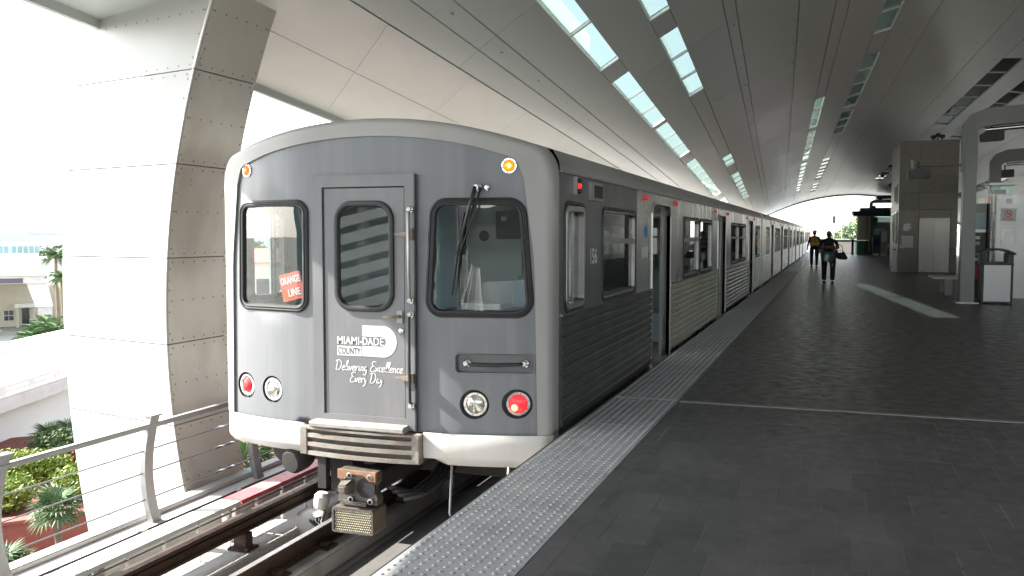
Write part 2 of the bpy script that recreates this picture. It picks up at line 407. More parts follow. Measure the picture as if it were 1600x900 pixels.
# tiles near the camera: one object each
TW, TL = .2425, .4625
tm = {}
def tile_mesh(wd, ln):
    k = (round(wd, 3), round(ln, 3))
    if k not in tm:
        t = MB(); t.box(0, k[0] - .006, 0, k[1] - .0022, -.045, 0)
        tm[k] = t.mesh('tile', 'tile', (0, 0, 0), bevel=.0008)
    return tm[k]
X0 = TI + .115; X1 = 1.95
row = -3
while True:
    y0 = 4.39 + row * TL
    if y0 > JY - .06: break
    y1 = min(y0 + TL, JY - .05)
    x = .122 - .0725 * row
    while x > X0: x -= TW
    while x < X1:
        a = max(x, X0); c = min(x + TW, X1)
        if c - a > .03:
            o = share(tile_mesh(c - a, y1 - y0), 'tile', platform, (a, y0, random.uniform(-.0008, .0006)))
        x += TW
    row += 1
b = MB(); b.box(TI + .006, X1, 4.39 - 3 * TL - .002, JY - .048, -.046, -.0022); b.build('grout_bed', 'grout', platform)
b = MB(); b.box(TI + .003, TI + .112, -16, 86, -.044, -.001); b.build('border_strip', 'tile', platform)
# far tiles: joints too fine to pick apart
m = mat('tile_far', (.070, .069, .067), .40, var=.14, vs=3, rvar=.12, dirt=((.105, .103, .098), .5, .8, (1, .5, 1)))
nt = m.node_tree; bt = nt.nodes.new('ShaderNodeTexBrick'); bs = nt.nodes['Principled BSDF']
bt.inputs['Scale'].default_value = 1; bt.inputs['Brick Width'].default_value = TW; bt.inputs['Row Height'].default_value = TL
bt.inputs['Mortar Size'].default_value = .004; bt.offset = .3; bt.inputs['Mortar Smooth'].default_value = .2
gp = nt.nodes.new('ShaderNodeNewGeometry'); nt.links.new(gp.outputs['Position'], bt.inputs['Vector'])
src = bs.inputs['Base Color'].links[0].from_socket; mx = nt.nodes.new('ShaderNodeMix'); mx.data_type = 'RGBA'
nt.links.new(bt.outputs['Fac'], mx.inputs[0]); nt.links.new(src, mx.inputs[6]); mx.inputs[7].default_value = (.080, .079, .077, 1)
nt.links.new(mx.outputs[2], bs.inputs['Base Color'])
b = MB(); b.box(X1 + .003, 9.2, -16, JY - .05, -.044, 0); b.box(TI + .115, X1, -16, 4.39 - 3 * TL - .004, -.044, 0)
b.box(TI + .115, 9.2, JY + .05, 86, -.044, 0); b.build('paving', 'tile_far', platform)
b = MB(); b.box(TI + .02, 9.2, JY - .046, JY - .006, -.03, .004); b.box(TI + .02, 9.2, JY + .004, JY + .046, -.03, .002)
b.build('joint_cover', 'dull_metal', platform, bevel=.001)
for mm_, nn_ in (('gum', 70), ('gum_pale', 60)):
    gm = MB()
    for k in range(nn_):
        x = random.uniform(TI + .15, 2.6); y = random.uniform(3.2, 16); r0 = random.uniform(.006, .017)
        gm.add([(x + r0 * random.uniform(.8, 1.2) * math.cos(t), y + r0 * random.uniform(.8, 1.3) * math.sin(t), .0016) for t in [i * math.pi / 4 for i in range(8)]], [tuple(range(8))])
    gm.build('gum_spots', mm_, platform, kind='stuff')
# tactile strip
strip = thing('tactile_strip', 'pale grey studded warning strip along the platform edge beside the train', 'tactile strip', (PE, 2.3, 0))
t = MB(); t.box(0, .618, 0, 1.214, -.05, 0)
tact = t.mesh('tactile_tile', 'tactile', (0, 0, 0), bevel=.002)
d = MB()
for i in range(10):
    for j in range(20):
        cx = .034 + .061 * i; cy = .031 + .0607 * j
        d.lathe((cx, cy, 0), (0, 0, 1), [(.0135, -.001), (.0115, .0035), (.0085, .0052), (.0, .0056)], 8)
dome = d.mesh('domes', 'tactile', (0, 0, 0), smooth='all')
k = 0
y = JY - .01 - 1.22 * 9
while y < 86:
    if abs(y - (JY - .01)) < .01: y = JY + .05
    if True:
        o = share(tact, 'tactile_tile', strip, (0, y - 2.3, random.uniform(-.0006, .0006)))
        if y > 1.5 and y < 40:
            q = share(dome, 'domes', o, (0, 0, 0)); q['kind'] = 'stuff'
    y += 1.22
b = MB(); b.box(PE - .015, PE - .002, -16, 86, -.2, -.004); b.build('edge_bumper', 'rubber', strip)

# guideway
gw = thing('guideway', None, None, (0, 0, 0), kind='structure')
b = MB(); b.box(-6.2, -1.56, -140, 150, -2.6, -1.46); b.build('deck', 'concrete', gw)
b = MB(); b.box(-6.18, -5.72, -140, 150, -1.455, -1.13); b.build('walkway_curb', 'concrete_pale', gw, bevel=.015)
b = MB(); b.box(-6.2, -6.05, -140, 150, -1.129, -1.08); b.build('curb_lip', 'concrete_pale', gw, bevel=.01)
b = MB()
for x0, x1 in ((-4.60, -4.16), (-3.22, -2.58)):
    for k in range(-4, 36):
        yy = k * 4.2 + 1.2
        b.box(x0, x1, yy, yy + 3.9, -1.455, -1.29)
b.build('track_plinth', 'concrete', gw, bevel=.012)
b = MB(); b.box(-4.06, -3.26, -140, 150, -1.456, -1.44); b.build('drain_channel', 'concrete_dark', gw)
b = MB(); b.box(-5.09, -4.80, -140, 150, -1.454, -1.288); b.build('rail_ledge', 'concrete_pale', gw, bevel=.012)
b = MB(); b.box(-5.66, -5.11, -140, 150, -1.453, -1.36); b.build('cable_trough', 'concrete_pale', gw, bevel=.012)
def rail_profile(cx, top, sc=1.0):
    return [(cx-.07*sc, top-.165), (cx+.07*sc, top-.165), (cx+.07*sc, top-.155), (cx+.012, top-.135), (cx+.012, top-.05), (cx+.036, top-.038), (cx+.036, top-.004), (cx+.03, top), (cx-.03, top), (cx-.036, top-.004), (cx-.036, top-.038), (cx-.012, top-.05), (cx-.012, top-.135), (cx-.07*sc, top-.155)]
for cx, nm in ((-4.39, 'rusty running rail on the sunlit side of the track'), (-2.89, 'running rail in the shadow beneath the platform edge')):
    r = thing('running_rail', nm, 'rail', (cx, 0, -1.29), group='rails of the track')
    b = MB(); b.prism(rail_profile(cx, -1.118), lambda u, v, dd: (u, dd, v), -140, 150); b.build('rail', 'rail_rust', r)
    b = MB(); b.box(cx-.028, cx+.028, -140, 150, -1.1175, -1.1165); b.build('rail_head', 'rail_head', r)
    for k in range(0, 22):
        yy = 1.0 + k * .75
        b = MB(); b.box(cx-.16, cx+.16, yy-.09, yy+.09, -1.289, -1.272); b.box(cx-.12, cx-.05, yy-.04, yy+.04, -1.272, -1.235); b.box(cx+.05, cx+.12, yy-.04, yy+.04, -1.272, -1.235)
        b.build('rail_clip', 'rail_rust', r)
# contact rail on brackets
r = thing('contact_rail', 'brown bolted steel contact rail between the track and the red and white cover', 'rail', (-5.0, 0, -1.29))
b = MB(); cx = -5.0; top = -.985
b.prism([(cx-.05, top-.15), (cx+.05, top-.15), (cx+.05, top-.13), (cx+.018, top-.115), (cx+.018, top-.05), (cx+.05, top-.03), (cx+.05, top), (cx-.05, top), (cx-.05, top-.03), (cx-.018, top-.05), (cx-.018, top-.115), (cx-.05, top-.13)], lambda u, v, dd: (u, dd, v), -140, 150)
b.build('rail', 'rail_rust', r)
b = MB()
b.box(cx+.019, cx+.034, -140, 150, top-.112, top-.055); b.build('side_plate', 'rail_rust', r)
bm = MB(); bm.cyl((0, 0, 0), (.016, 0, 0), .017, .013, 8); bme = bm.mesh('bolt', 'rail_rust', (0, 0, 0))
brm = MB(); brm.box(-.05, .09, -.05, .05, -.29, -.145); brm.box(-.09, .13, -.09, .09, -.30, -.275); brme = brm.mesh('bracket', 'rail_rust', (0, 0, 0), bevel=.006)
inm = MB(); inm.lathe((0, 0, -.47), (0, 0, 1), [(.07, 0), (.075, .02), (.055, .05), (.07, .07), (.055, .10), (.065, .12), (.05, .17)], 14); inme = inm.mesh('insulator', 'insulator', (0, 0, 0), smooth=True)
for k in range(0, 24):
    share(bme, 'bolt', r, (.034, 2.2 + k * .62, top - .083 + 1.29))
for k in range(0, 10):
    share(brme, 'bracket', r, (0, 2.9 + k * 1.9, top + 1.29)); share(inme, 'insulator', r, (0, 2.9 + k * 1.9, top + 1.29))
# cover board, white then red, on brackets above the cable trough
cv = thing('cover_board', 'red and white cover board running beside the contact rail on small brackets', 'cover board', (-5.38, 0, -1.36))
zt = -.975
segs = [(-10, 2.9), (2.92, 7.05), (7.07, 9.6), (9.62, 13.6), (13.62, 20), (20.02, 28), (28.02, 60)]
for i, (a, c) in enumerate(segs):
    red = i in (2, 3)
    b = MB(); b.prism([(-5.50, zt-.03), (-5.48, zt), (-5.27, zt), (-5.25, zt-.03), (-5.26, zt-.035), (-5.29, zt-.012), (-5.47, zt-.012), (-5.49, zt-.035)], lambda u, v, dd: (u, dd, v), a, c)
    b.build('board', 'red_cover' if red else 'white_cover', cv, label='faded red length of cover board' if red else 'white length of cover board')
pm = MB(); pm.box(-.035, .035, -.10, -.03, -.385, -.015); pm.box(-.035, .035, .03, .10, -.385, -.015); pme = pm.mesh('post', 'concrete', (0, 0, 0), bevel=.005)
for k in range(0, 12): share(pme, 'post', cv, (0, 1.9 + k * 1.72, zt + 1.36))
for zz in (.07, .14, .21):
    b = MB(); b.cyl((-5.27, -10, zt - zz), (-5.27, 60, zt - zz), .009, n=6); b.build('wire', 'cable', cv)
sm = MB(); sm.box(-.012, .012, -.012, .012, -.385, -.02); sme = sm.mesh('stay', 'white_cover', (0, 0, 0))
for k in range(0, 40): share(sme, 'stay', cv, (.105, 1.3 + k * .43, zt + 1.36))
# cable clips on the curb
cb = thing('conduit', 'thin black conduit clipped along the top of the concrete curb', 'conduit', (-5.8, 0, -1.13))
b = MB(); b.tube([(-5.79, y, -1.108 + .004 * math.sin(y * 1.7)) for y in range(-10, 61, 2)], .014, 8); b.build('pipe', 'plastic_black', cb)
for k in range(16):
    b = MB(); b.box(-5.825, -5.755, 2.2 + k * 1.37, 2.26 + k * 1.37, -1.1295, -1.088); b.build('clip', 'dull_metal', cb)
# impedance-bond casting between the rails
ib = thing('signal_bond', 'pale round cast signal bond with cables between the rails beside the coupler', 'signal bond', (-4.76, 7.5, -1.44))
b = MB(); b.lathe((-4.76, 7.5, -1.44), (0, 0, 1), [(.16, 0), (.165, .2), (.15, .27), (.10, .30), (0, .30)], 18); b.build('drum', 'insulator', ib, smooth=True)
b = MB(); b.lathe((-4.72, 7.58, -1.16), (.15, .1, 1), [(.075, 0), (.08, .14), (.05, .18), (0, .18)], 14); b.build('cap', 'insulator', ib, smooth=True)
for k in range(5):
    b = MB(); x = -4.66 + .03 * k
    b.tube([(x - .1, 7.42 + .03 * k, -1.15), (x - .03, 7.36, -1.20 - .02 * (k % 2)), (x + .05, 7.37, -1.26), (x + .02, 7.33, -1.34), (x + .1, 7.37, -1.44)], .014, 6); b.build('lead', 'plastic_black', ib, smooth='all')

# ------------------------------------------------------------------ cable railing on the guideway edge
rl = thing('cable_railing', 'grey steel railing with curved posts and wire cables along the guideway edge', 'railing', (-5.95, 5, -1.13))
def post_mesh():
    p = MB(); rows = []
    for i in range(9):
        t = i / 8; z = -1.13 + t * 1.0; y = .10 * (4 * (t - .5) ** 2) ; wd = .052 + .012 * abs(t - .5)
        rows.append((y, z, wd))
    for i in range(8):
        (ya, za, wa), (yb, zb, wb) = rows[i], rows[i + 1]
        p.hexa([(-.03, ya-wa, za), (.03, ya-wa, za), (.03, ya+wa, za), (-.03, ya+wa, za)], [(-.03, yb-wb, zb), (.03, yb-wb, zb), (.03, yb+wb, zb), (-.03, yb+wb, zb)])
    p.box(-.045, .045, .03, .175, -.13, -.115)
    return p.mesh('post', 'rail_grey', (0, 0, 0))
pme = post_mesh()
for k in range(-3, 9): share(pme, 'post', rl, (0, 6.585 + k * 1.62 - 5, 1.13))
b = MB(); b.box(-5.985, -5.915, 1.0, 24, -.235, -.19); b.build('top_rail', 'rail_grey', rl, bevel=.008)
for zz in (-.435, -.64, -.893):
    b = MB(); b.cyl((-5.95, 1.0, zz), (-5.95, 24, zz), .0065, n=6); b.build('wire', 'cable', rl)
    for yc in (7.55, 12.4):
        b = MB(); b.lathe((-5.95, yc, zz), (0, 1, 0), [(.006, 0), (.016, .03), (.016, .12), (.009, .14), (.009, .2), (.016, .22), (.016, .3), (.006, .33)], 8); b.build('turnbuckle', 'chrome', rl, smooth=True)

# ------------------------------------------------------------------ canopy
AX, AZ = -.0525, -.0365
XC, ZA = 5.85, 6.5
def cpt(xs, Y, up=0): return (xs + AX * Y, Y, CAM_H + ZA - (xs - XC) ** 2 / 28. + AZ * Y + up)
canopy = thing('station_canopy', 'huge curved metal canopy with slot skylights and pale riveted wing over train and platform', 'canopy', (0, 0, 0))
rows = [  # skylight strips: (x0, x1, [(y0, y1)...])
    (-3.20, -2.86, [(-8, -2), (-1, 5.2), (6.2, 10.8), (11.2, 16.2), (17.3, 23.1), (23.5, 29.6), (31.5, 46), (49, 60)]),
    (-2.19, -1.85, [(-8, 2), (3.5, 9), (10, 15.4), (16.6, 22.4), (35.2, 38.3), (41.8, 56.5)]),  # solid break before the last span added to block a sun streak
    (1.06, 1.36, [(32, 38.5), (39.5, 50), (51, 70)]),
    (2.20, 2.62, [(6, 12), (15, 25), (27.4, 36), (37, 43), (52, 64), (67, 74)]),
    (6.42, 7.0, [(18, 29), (31, 44), (56, 70)]),
    (7.70, 8.15, [(16, 28), (34, 47.5), (62, 74)]),
    (11.6, 12.1, [(38, 51), (56, 70)]),
    (13.2, 13.6, [(44, 58), (60, 72)])]
bounds = [-4.37, -4.06, -3.80, -3.20, -2.86, -2.19, -1.85, -1.06, -.86, .30, 1.06, 1.36, 2.20, 2.62, 3.56, 5.52, 6.42, 7.0, 7.7, 8.15, 9.9, 11.6, 12.1, 13.2, 13.6, 15.2, 16.6]
Y0C, Y1C = -14.0, 82.5
def cstrip(mb, a, c, y0, y1, up0, up1, gap=.0):
    n = max(1, int(math.ceil((c - a) / .4)))
    a += gap; c -= gap; y0 += gap; y1 -= gap
    lo = [[cpt(a + (c - a) * i / n, yy, up0) for i in range(n + 1)] for yy in (y0, y1)]
    mb.sheet(lo)
    hi = [[cpt(a + (c - a) * i / n, yy, up1) for i in range(n + 1)] for yy in (y0, y1)]
    mb.sheet([lo[0], hi[0]]); mb.sheet([lo[1], hi[1]])
    mb.sheet([[lo[0][0], hi[0][0]], [lo[1][0], hi[1][0]]]); mb.sheet([[lo[0][-1], hi[0][-1]], [lo[1][-1], hi[1][-1]]])
    return mb
shell = MB()
def rowof(a):
    for r in rows:
        if abs(r[0] - a) < 1e-6: return r
    return None
for i in range(len(bounds) - 1):
    a, c = bounds[i], bounds[i + 1]; r = rowof(a)
    if r:
        cuts = [Y0C]; solid = []
        y = Y0C
        for s0, s1 in r[2]:
            solid.append((y, s0)); y = s1
        solid.append((y, Y1C))
        for s0, s1 in solid:
            L_ = s1 - s0; n = max(1, round(L_ / 6)); 
            for k in range(n):
                cstrip(MB(), a, c, s0 + L_ * k / n, s0 + L_ * (k + 1) / n, 0, .04, .008).build('panel', 'alu', canopy)
            cstrip(shell, a, c, s0, s1, .065, .085)
        for s0, s1 in r[2]:
            wl_ = MB(); dp = .06
            for e in (a, c):
                wl_.sheet([[cpt(e, yy, -.0) for yy in (s0, s1)], [cpt(e, yy, dp) for yy in (s0, s1)]])
            for yy in (s0, s1):
                wl_.sheet([[cpt(xx, yy, 0) for xx in (a, c)], [cpt(xx, yy, dp) for xx in (a, c)]])
            sk = wl_.build('skylight', 'sky_well', canopy)
            nm = max(2, round((s1 - s0) / 2.1))
            for k in range(nm):
                ya = s0 + (s1 - s0) * k / nm; yb = s0 + (s1 - s0) * (k + 1) / nm
                p = MB(); p.add([cpt(a, ya + .01, dp - .015), cpt(c, ya + .01, dp - .015), cpt(c, yb - .01, dp - .015), cpt(a, yb - .01, dp - .015)], [(0, 1, 2, 3)]); p.build('pane', 'sky_glass', sk)
                if k:
                    p = MB(); q0 = cpt(a, ya, .035); q1 = cpt(c, ya, .035); p.beam(q0, q1, .06, .05); p.build('mullion', 'white_paint', sk)
    else:
        n = round((Y1C - Y0C) / 6.45)
        for k in range(n):
            y0 = Y0C + (Y1C - Y0C) * k / n; y1 = Y0C + (Y1C - Y0C) * (k + 1) / n
            cstrip(MB(), a, c, y0, y1, 0, .04, .008).build('panel', 'alu', canopy, smooth=True)
        cstrip(shell, a, c, Y0C, Y1C, .065, .085)
shell.build('roof_deck', 'sky_well', canopy)
# added unseen deck dims the right skylights; added fin keeps sun off second row
b = MB(); cstrip(b, .6, 16.6, Y0C, Y1C, .5, .6); b.build('shade_deck', 'sky_well', canopy)
b = MB(); b.sheet([[cpt(-2.5, Y0C, .09), cpt(-2.5, Y1C, .09)], [cpt(-2.5, Y0C, 1.05), cpt(-2.5, Y1C, 1.05)]]); b.sheet([[cpt(-2.56, Y0C, .09), cpt(-2.56, Y1C, .09)], [cpt(-2.56, Y0C, 1.05), cpt(-2.56, Y1C, 1.05)], [cpt(-2.5, Y0C, 1.05), cpt(-2.5, Y1C, 1.05)]]); b.build('sun_block_fin', 'sky_well', canopy)
b = MB(); cstrip(b, -3.62, -3.56, Y0C, 16.9, .09, 1.1); b.sheet([[cpt(-3.62, Y0C, 1.1), cpt(-3.62, 16.9, 1.1)], [cpt(-3.56, Y0C, 1.1), cpt(-3.56, 16.9, 1.1)]]); b.build('sun_block_fin', 'sky_well', canopy)  # added unseen fin blocks sun through the near part of the first row
# end fascia
b = MB(); n = 40
for yy in (Y1C,):
    lo = [cpt(-4.37 + 20.97 * i / n, yy + .02, -.12) for i in range(n + 1)]; hi = [cpt(-4.37 + 20.97 * i / n, yy + .02, .5) for i in range(n + 1)]
    lo2 = [cpt(-4.37 + 20.97 * i / n, yy + .3, -.12) for i in range(n + 1)]
    b.sheet([hi, lo]); b.sheet([lo, lo2])
b.build('end_fascia', 'cream', canopy)
# fixing holes in the bands
b = MB()
for xs in (-.96, .22, -3.92, 3.3, 5.3):
    for k in range(40):
        q = Vector(cpt(xs, -2 + k * 2.05, -.002)); b.add([q + Vector((.028 * math.cos(t), .045 * math.sin(t), .0)) for t in [i * math.pi / 4 for i in range(8)]], [tuple(range(8))])
b.build('fixing_hole', 'black', canopy, kind='stuff')
# wing: pale riveted soffit panels between the vault edge and the outer edge
def win(Y): return Vector(cpt(-4.375, Y))
def wout(Y): return Vector((-7.455 - .058 * (Y - 7.716), Y, 3.871 - .065 * (Y - 7.716)))
def wpt(f, yi, up=0):
    p = win(yi).lerp(wout(yi + 3.4), f); return Vector((p.x, p.y, p.z + up))
fr = [0, .46, 1.0]
st = [9.4 + 3.0 * k for k in range(-9, 8)]
riv = MB()
def dot(mb, p, r=.011):
    mb.add([p + Vector((r * math.cos(t), r * math.sin(t), 0)) for t in [i * math.pi / 3 for i in range(6)]], [(0, 1, 2, 3, 4, 5)])
for j in range(len(st) - 1):
    for i in range(2):
        f0, f1 = fr[i], fr[i + 1]; y0, y1 = st[j], st[j + 1]; e = .0022; ey = .004
        P = [wpt(f0 + e, y0 + ey), wpt(f1 - e, y0 + ey), wpt(f1 - e, y1 - ey), wpt(f0 + e, y1 - ey)]
        b = MB(); b.hexa([tuple(p) for p in P], [(p.x, p.y, p.z + .03) for p in P]); b.build('soffit_panel', 'cream', canopy)
        if 0 <= st[j] <= 22:
            for k in range(9):
                t = (k + .5) / 9
                for ff in (.04, .345, .655, .96): dot(riv, wpt(f0 + (f1 - f0) * ff, y0 + (y1 - y0) * t, -.002))
            for k in range(5):
                t = .1 + .8 * k / 4
                for yy in (.04, .96): dot(riv, wpt(f0 + (f1 - f0) * t, y0 + (y1 - y0) * yy, -.002))
riv.build('rivets', 'rivet', canopy, kind='stuff')
ya, yb = st[0], st[-1]
b = MB(); b.sheet([[tuple(wpt(f_, y_, .045)) for f_ in (0, .25, .46, .75, 1)] for y_ in st]); b.sheet([[tuple(wpt(f_, y_, .40)) for f_ in (0, .25, .46, .75, 1)] for y_ in st]); b.build('wing_deck', 'alu_dark', canopy)
b = MB(); b.beam(tuple(wpt(1, ya, .06) + Vector((-.03, 0, 0))), tuple(wpt(1, yb, .06) + Vector((-.03, 0, 0))), .07, .32); b.build('wing_edge', 'cream', canopy)

# ------------------------------------------------------------------ riveted column
colm = thing('canopy_column', 'massive curved riveted column, sunlit white front and dull steel inner face, left of train', 'column', (-7.2, 8.0, -2.2))
def lerp_tab(tab, z):
    if z >= tab[0][0]: (za, a), (zb, c) = tab[0], tab[1]
    elif z <= tab[-1][0]: (za, a), (zb, c) = tab[-2], tab[-1]
    else:
        for i in range(len(tab) - 1):
            if tab[i][0] >= z >= tab[i + 1][0]: (za, a), (zb, c) = tab[i], tab[i + 1]; break
    t = (z - za) / (zb - za); return a + (c - a) * t
INN = [(3.829, -5.704), (3.06, -6.004), (2.188, -6.271), (1.475, -6.424), (.813, -6.487), (-.119, -6.448), (-.644, -6.346), (-1.098, -6.232)]
OUT = [(3.029, -7.987), (2.042, -8.142), (.954, -8.269), (.148, -8.236), (-.513, -8.182), (-1.31, -8.038), (-2.015, -7.832)]
# smooth the tables by quadratic fit through three points
def quad(tab):
    n = len(tab); S = [sum(z ** k for z, _ in tab) for k in range(5)]; T = [sum(x * z ** k for z, x in tab) for k in range(3)]
    A = Matrix(((S[0], S[1], S[2]), (S[1], S[2], S[3]), (S[2], S[3], S[4]))); c = A.inverted() @ Vector(T); return lambda z: c[0] + c[1] * z + c[2] * z * z
qi, qo = quad(INN), quad(OUT)
def fplane(x): return 7.55 - .22 * (x + 6.7)        # front plane
TH = 1.0
def cin(z, t=0): x = qi(z) - .0; return Vector((x, fplane(x) + t * TH, z))
def cou(z, t=0): x = qo(z); return Vector((x, fplane(x) + t * TH, z))
lv = [-2.25, -1.55, -.42, .42, 1.32, 2.28, 3.2, 4.3]
lvb = [-2.25, -1.55, -.42, .42, 1.32, 2.28, 3.2, 4.3]
core = MB(); zs = [-2.25 + 6.6 * i / 24 for i in range(25)]
def cin2(z, ins, t): p = cin(z, t); return p + Vector((-ins, 0, 0))
rowsF = []
for z in zs:
    a = cin(z, 0) + Vector((-.03, .03, 0)); c = cou(z, 0) + Vector((.03, .03, 0)); d_ = cou(z, 1) + Vector((.03, -.03, 0)); e_ = cin(z, 1) + Vector((-.03, -.03, 0))
    rowsF.append([a, c, d_, e_, a])
core.sheet(rowsF); core.build('core', 'column_core', colm, smooth=True)
rv = MB()
def cpanel(za, zb, A, B, m, ta, tb):
    # A(z), B(z): side curves; panel between za and zb
    n = 5; g_ = .005
    rws = []
    for i in range(n + 1):
        z = za + g_ + (zb - za - 2 * g_) * i / n; p = A(z); q = B(z); dr = (q - p).normalized(); rws.append([p + dr * g_ * .6, p.lerp(q, .5), q - dr * g_ * .6])
    mb = MB(); mb.sheet(rws)
    nrm = (rws[0][2] - rws[0][0]).cross(rws[-1][0] - rws[0][0]).normalized()
    if (nrm.dot(Vector(ta))) < 0: nrm = -nrm
    back = [[p - nrm * .028 for p in r_] for r_ in rws]
    mb.sheet([rws[0], back[0]]); mb.sheet([rws[-1], back[-1]]); mb.sheet([[r_[0] for r_ in rws], [r_[0] for r_ in back]]); mb.sheet([[r_[-1] for r_ in rws], [r_[-1] for r_ in back]])
    mb.build('panel', m, colm, smooth=True)
    L_ = (rws[0][2] - rws[0][0]).length; k = max(4, round(L_ / .17))
    def rdot(p):
        t1 = (rws[0][2] - rws[0][0]).normalized(); t2 = nrm.cross(t1); r0 = .0105
        rv.add([p + nrm * .003 + t1 * (r0 * math.cos(t)) + t2 * (r0 * math.sin(t)) for t in [i * math.pi / 3 for i in range(6)]], [(0, 1, 2, 3, 4, 5)])
    for i in range(k):
        t = (i + .5) / k
        for z in (za + .045, zb - .045, (za + zb) / 2): rdot(A(z).lerp(B(z), t))
    k = max(3, round((zb - za) / .2))
    for i in range(k):
        z = za + (zb - za) * (i + .5) / k
        for t in (.03, .97) if L_ > 1.2 else (.05, .95): rdot(A(z).lerp(B(z), t))
for i in range(len(lv) - 1):
    cpanel(lv[i], lv[i + 1], lambda z: cou(z, 0), lambda z: cin(z, 0), 'column_white', (0, -1, 0), 0)
    cpanel(lv[i], lv[i + 1], lambda z: cin(z, 0), lambda z: cin(z, 1), 'steel_clad', (1, 0, 0), 0)
    cpanel(lv[i], lv[i + 1], lambda z: cou(z, 0), lambda z: cou(z, 1), 'cream', (-1, 0, 0), 0)
    cpanel(lv[i], lv[i + 1], lambda z: cou(z, 1), lambda z: cin(z, 1), 'cream', (0, 1, 0), 0)
rv.build('rivets', 'rivet', colm, kind='stuff')
b = MB(); b.box(-8.02, -6.25, 7.28, 9.4, -9.0, -1.86); b.build('plinth', 'concrete_pale', colm, bevel=.05)

# ------------------------------------------------------------------ train
TX, TY = -3.64, 6.57
HW = 1.56
CARL = 22.42; PITCH = 22.86
def plan(u): return .20 * max(0, abs(u) - .5) ** 2
def roofline(n=24):
    pts = []
    for i in range(n + 1):
        u = -1.5 + 3.0 * i / n; pts.append((u, 2.515 - .118 * u * u))
    return [(-HW, 2.08), (-HW + .008, 2.16)] + pts + [(HW - .008, 2.16), (HW, 2.08)]
def fm(u, z, d): return (u, plan(u) + d, z)
def side(s, y, z, d): return (s * (HW - d), y, z)       # d positive inwards
DOORS = [(4.40, 5.70), (11.15, 12.45), (17.95, 19.25)]
WINS = [(1.86, 3.35), (6.85, 8.45), (8.62, 10.15), (13.6, 15.2), (15.36, 16.95), (20.2, 21.7)]
WZ0, WZ1 = .94, 1.80

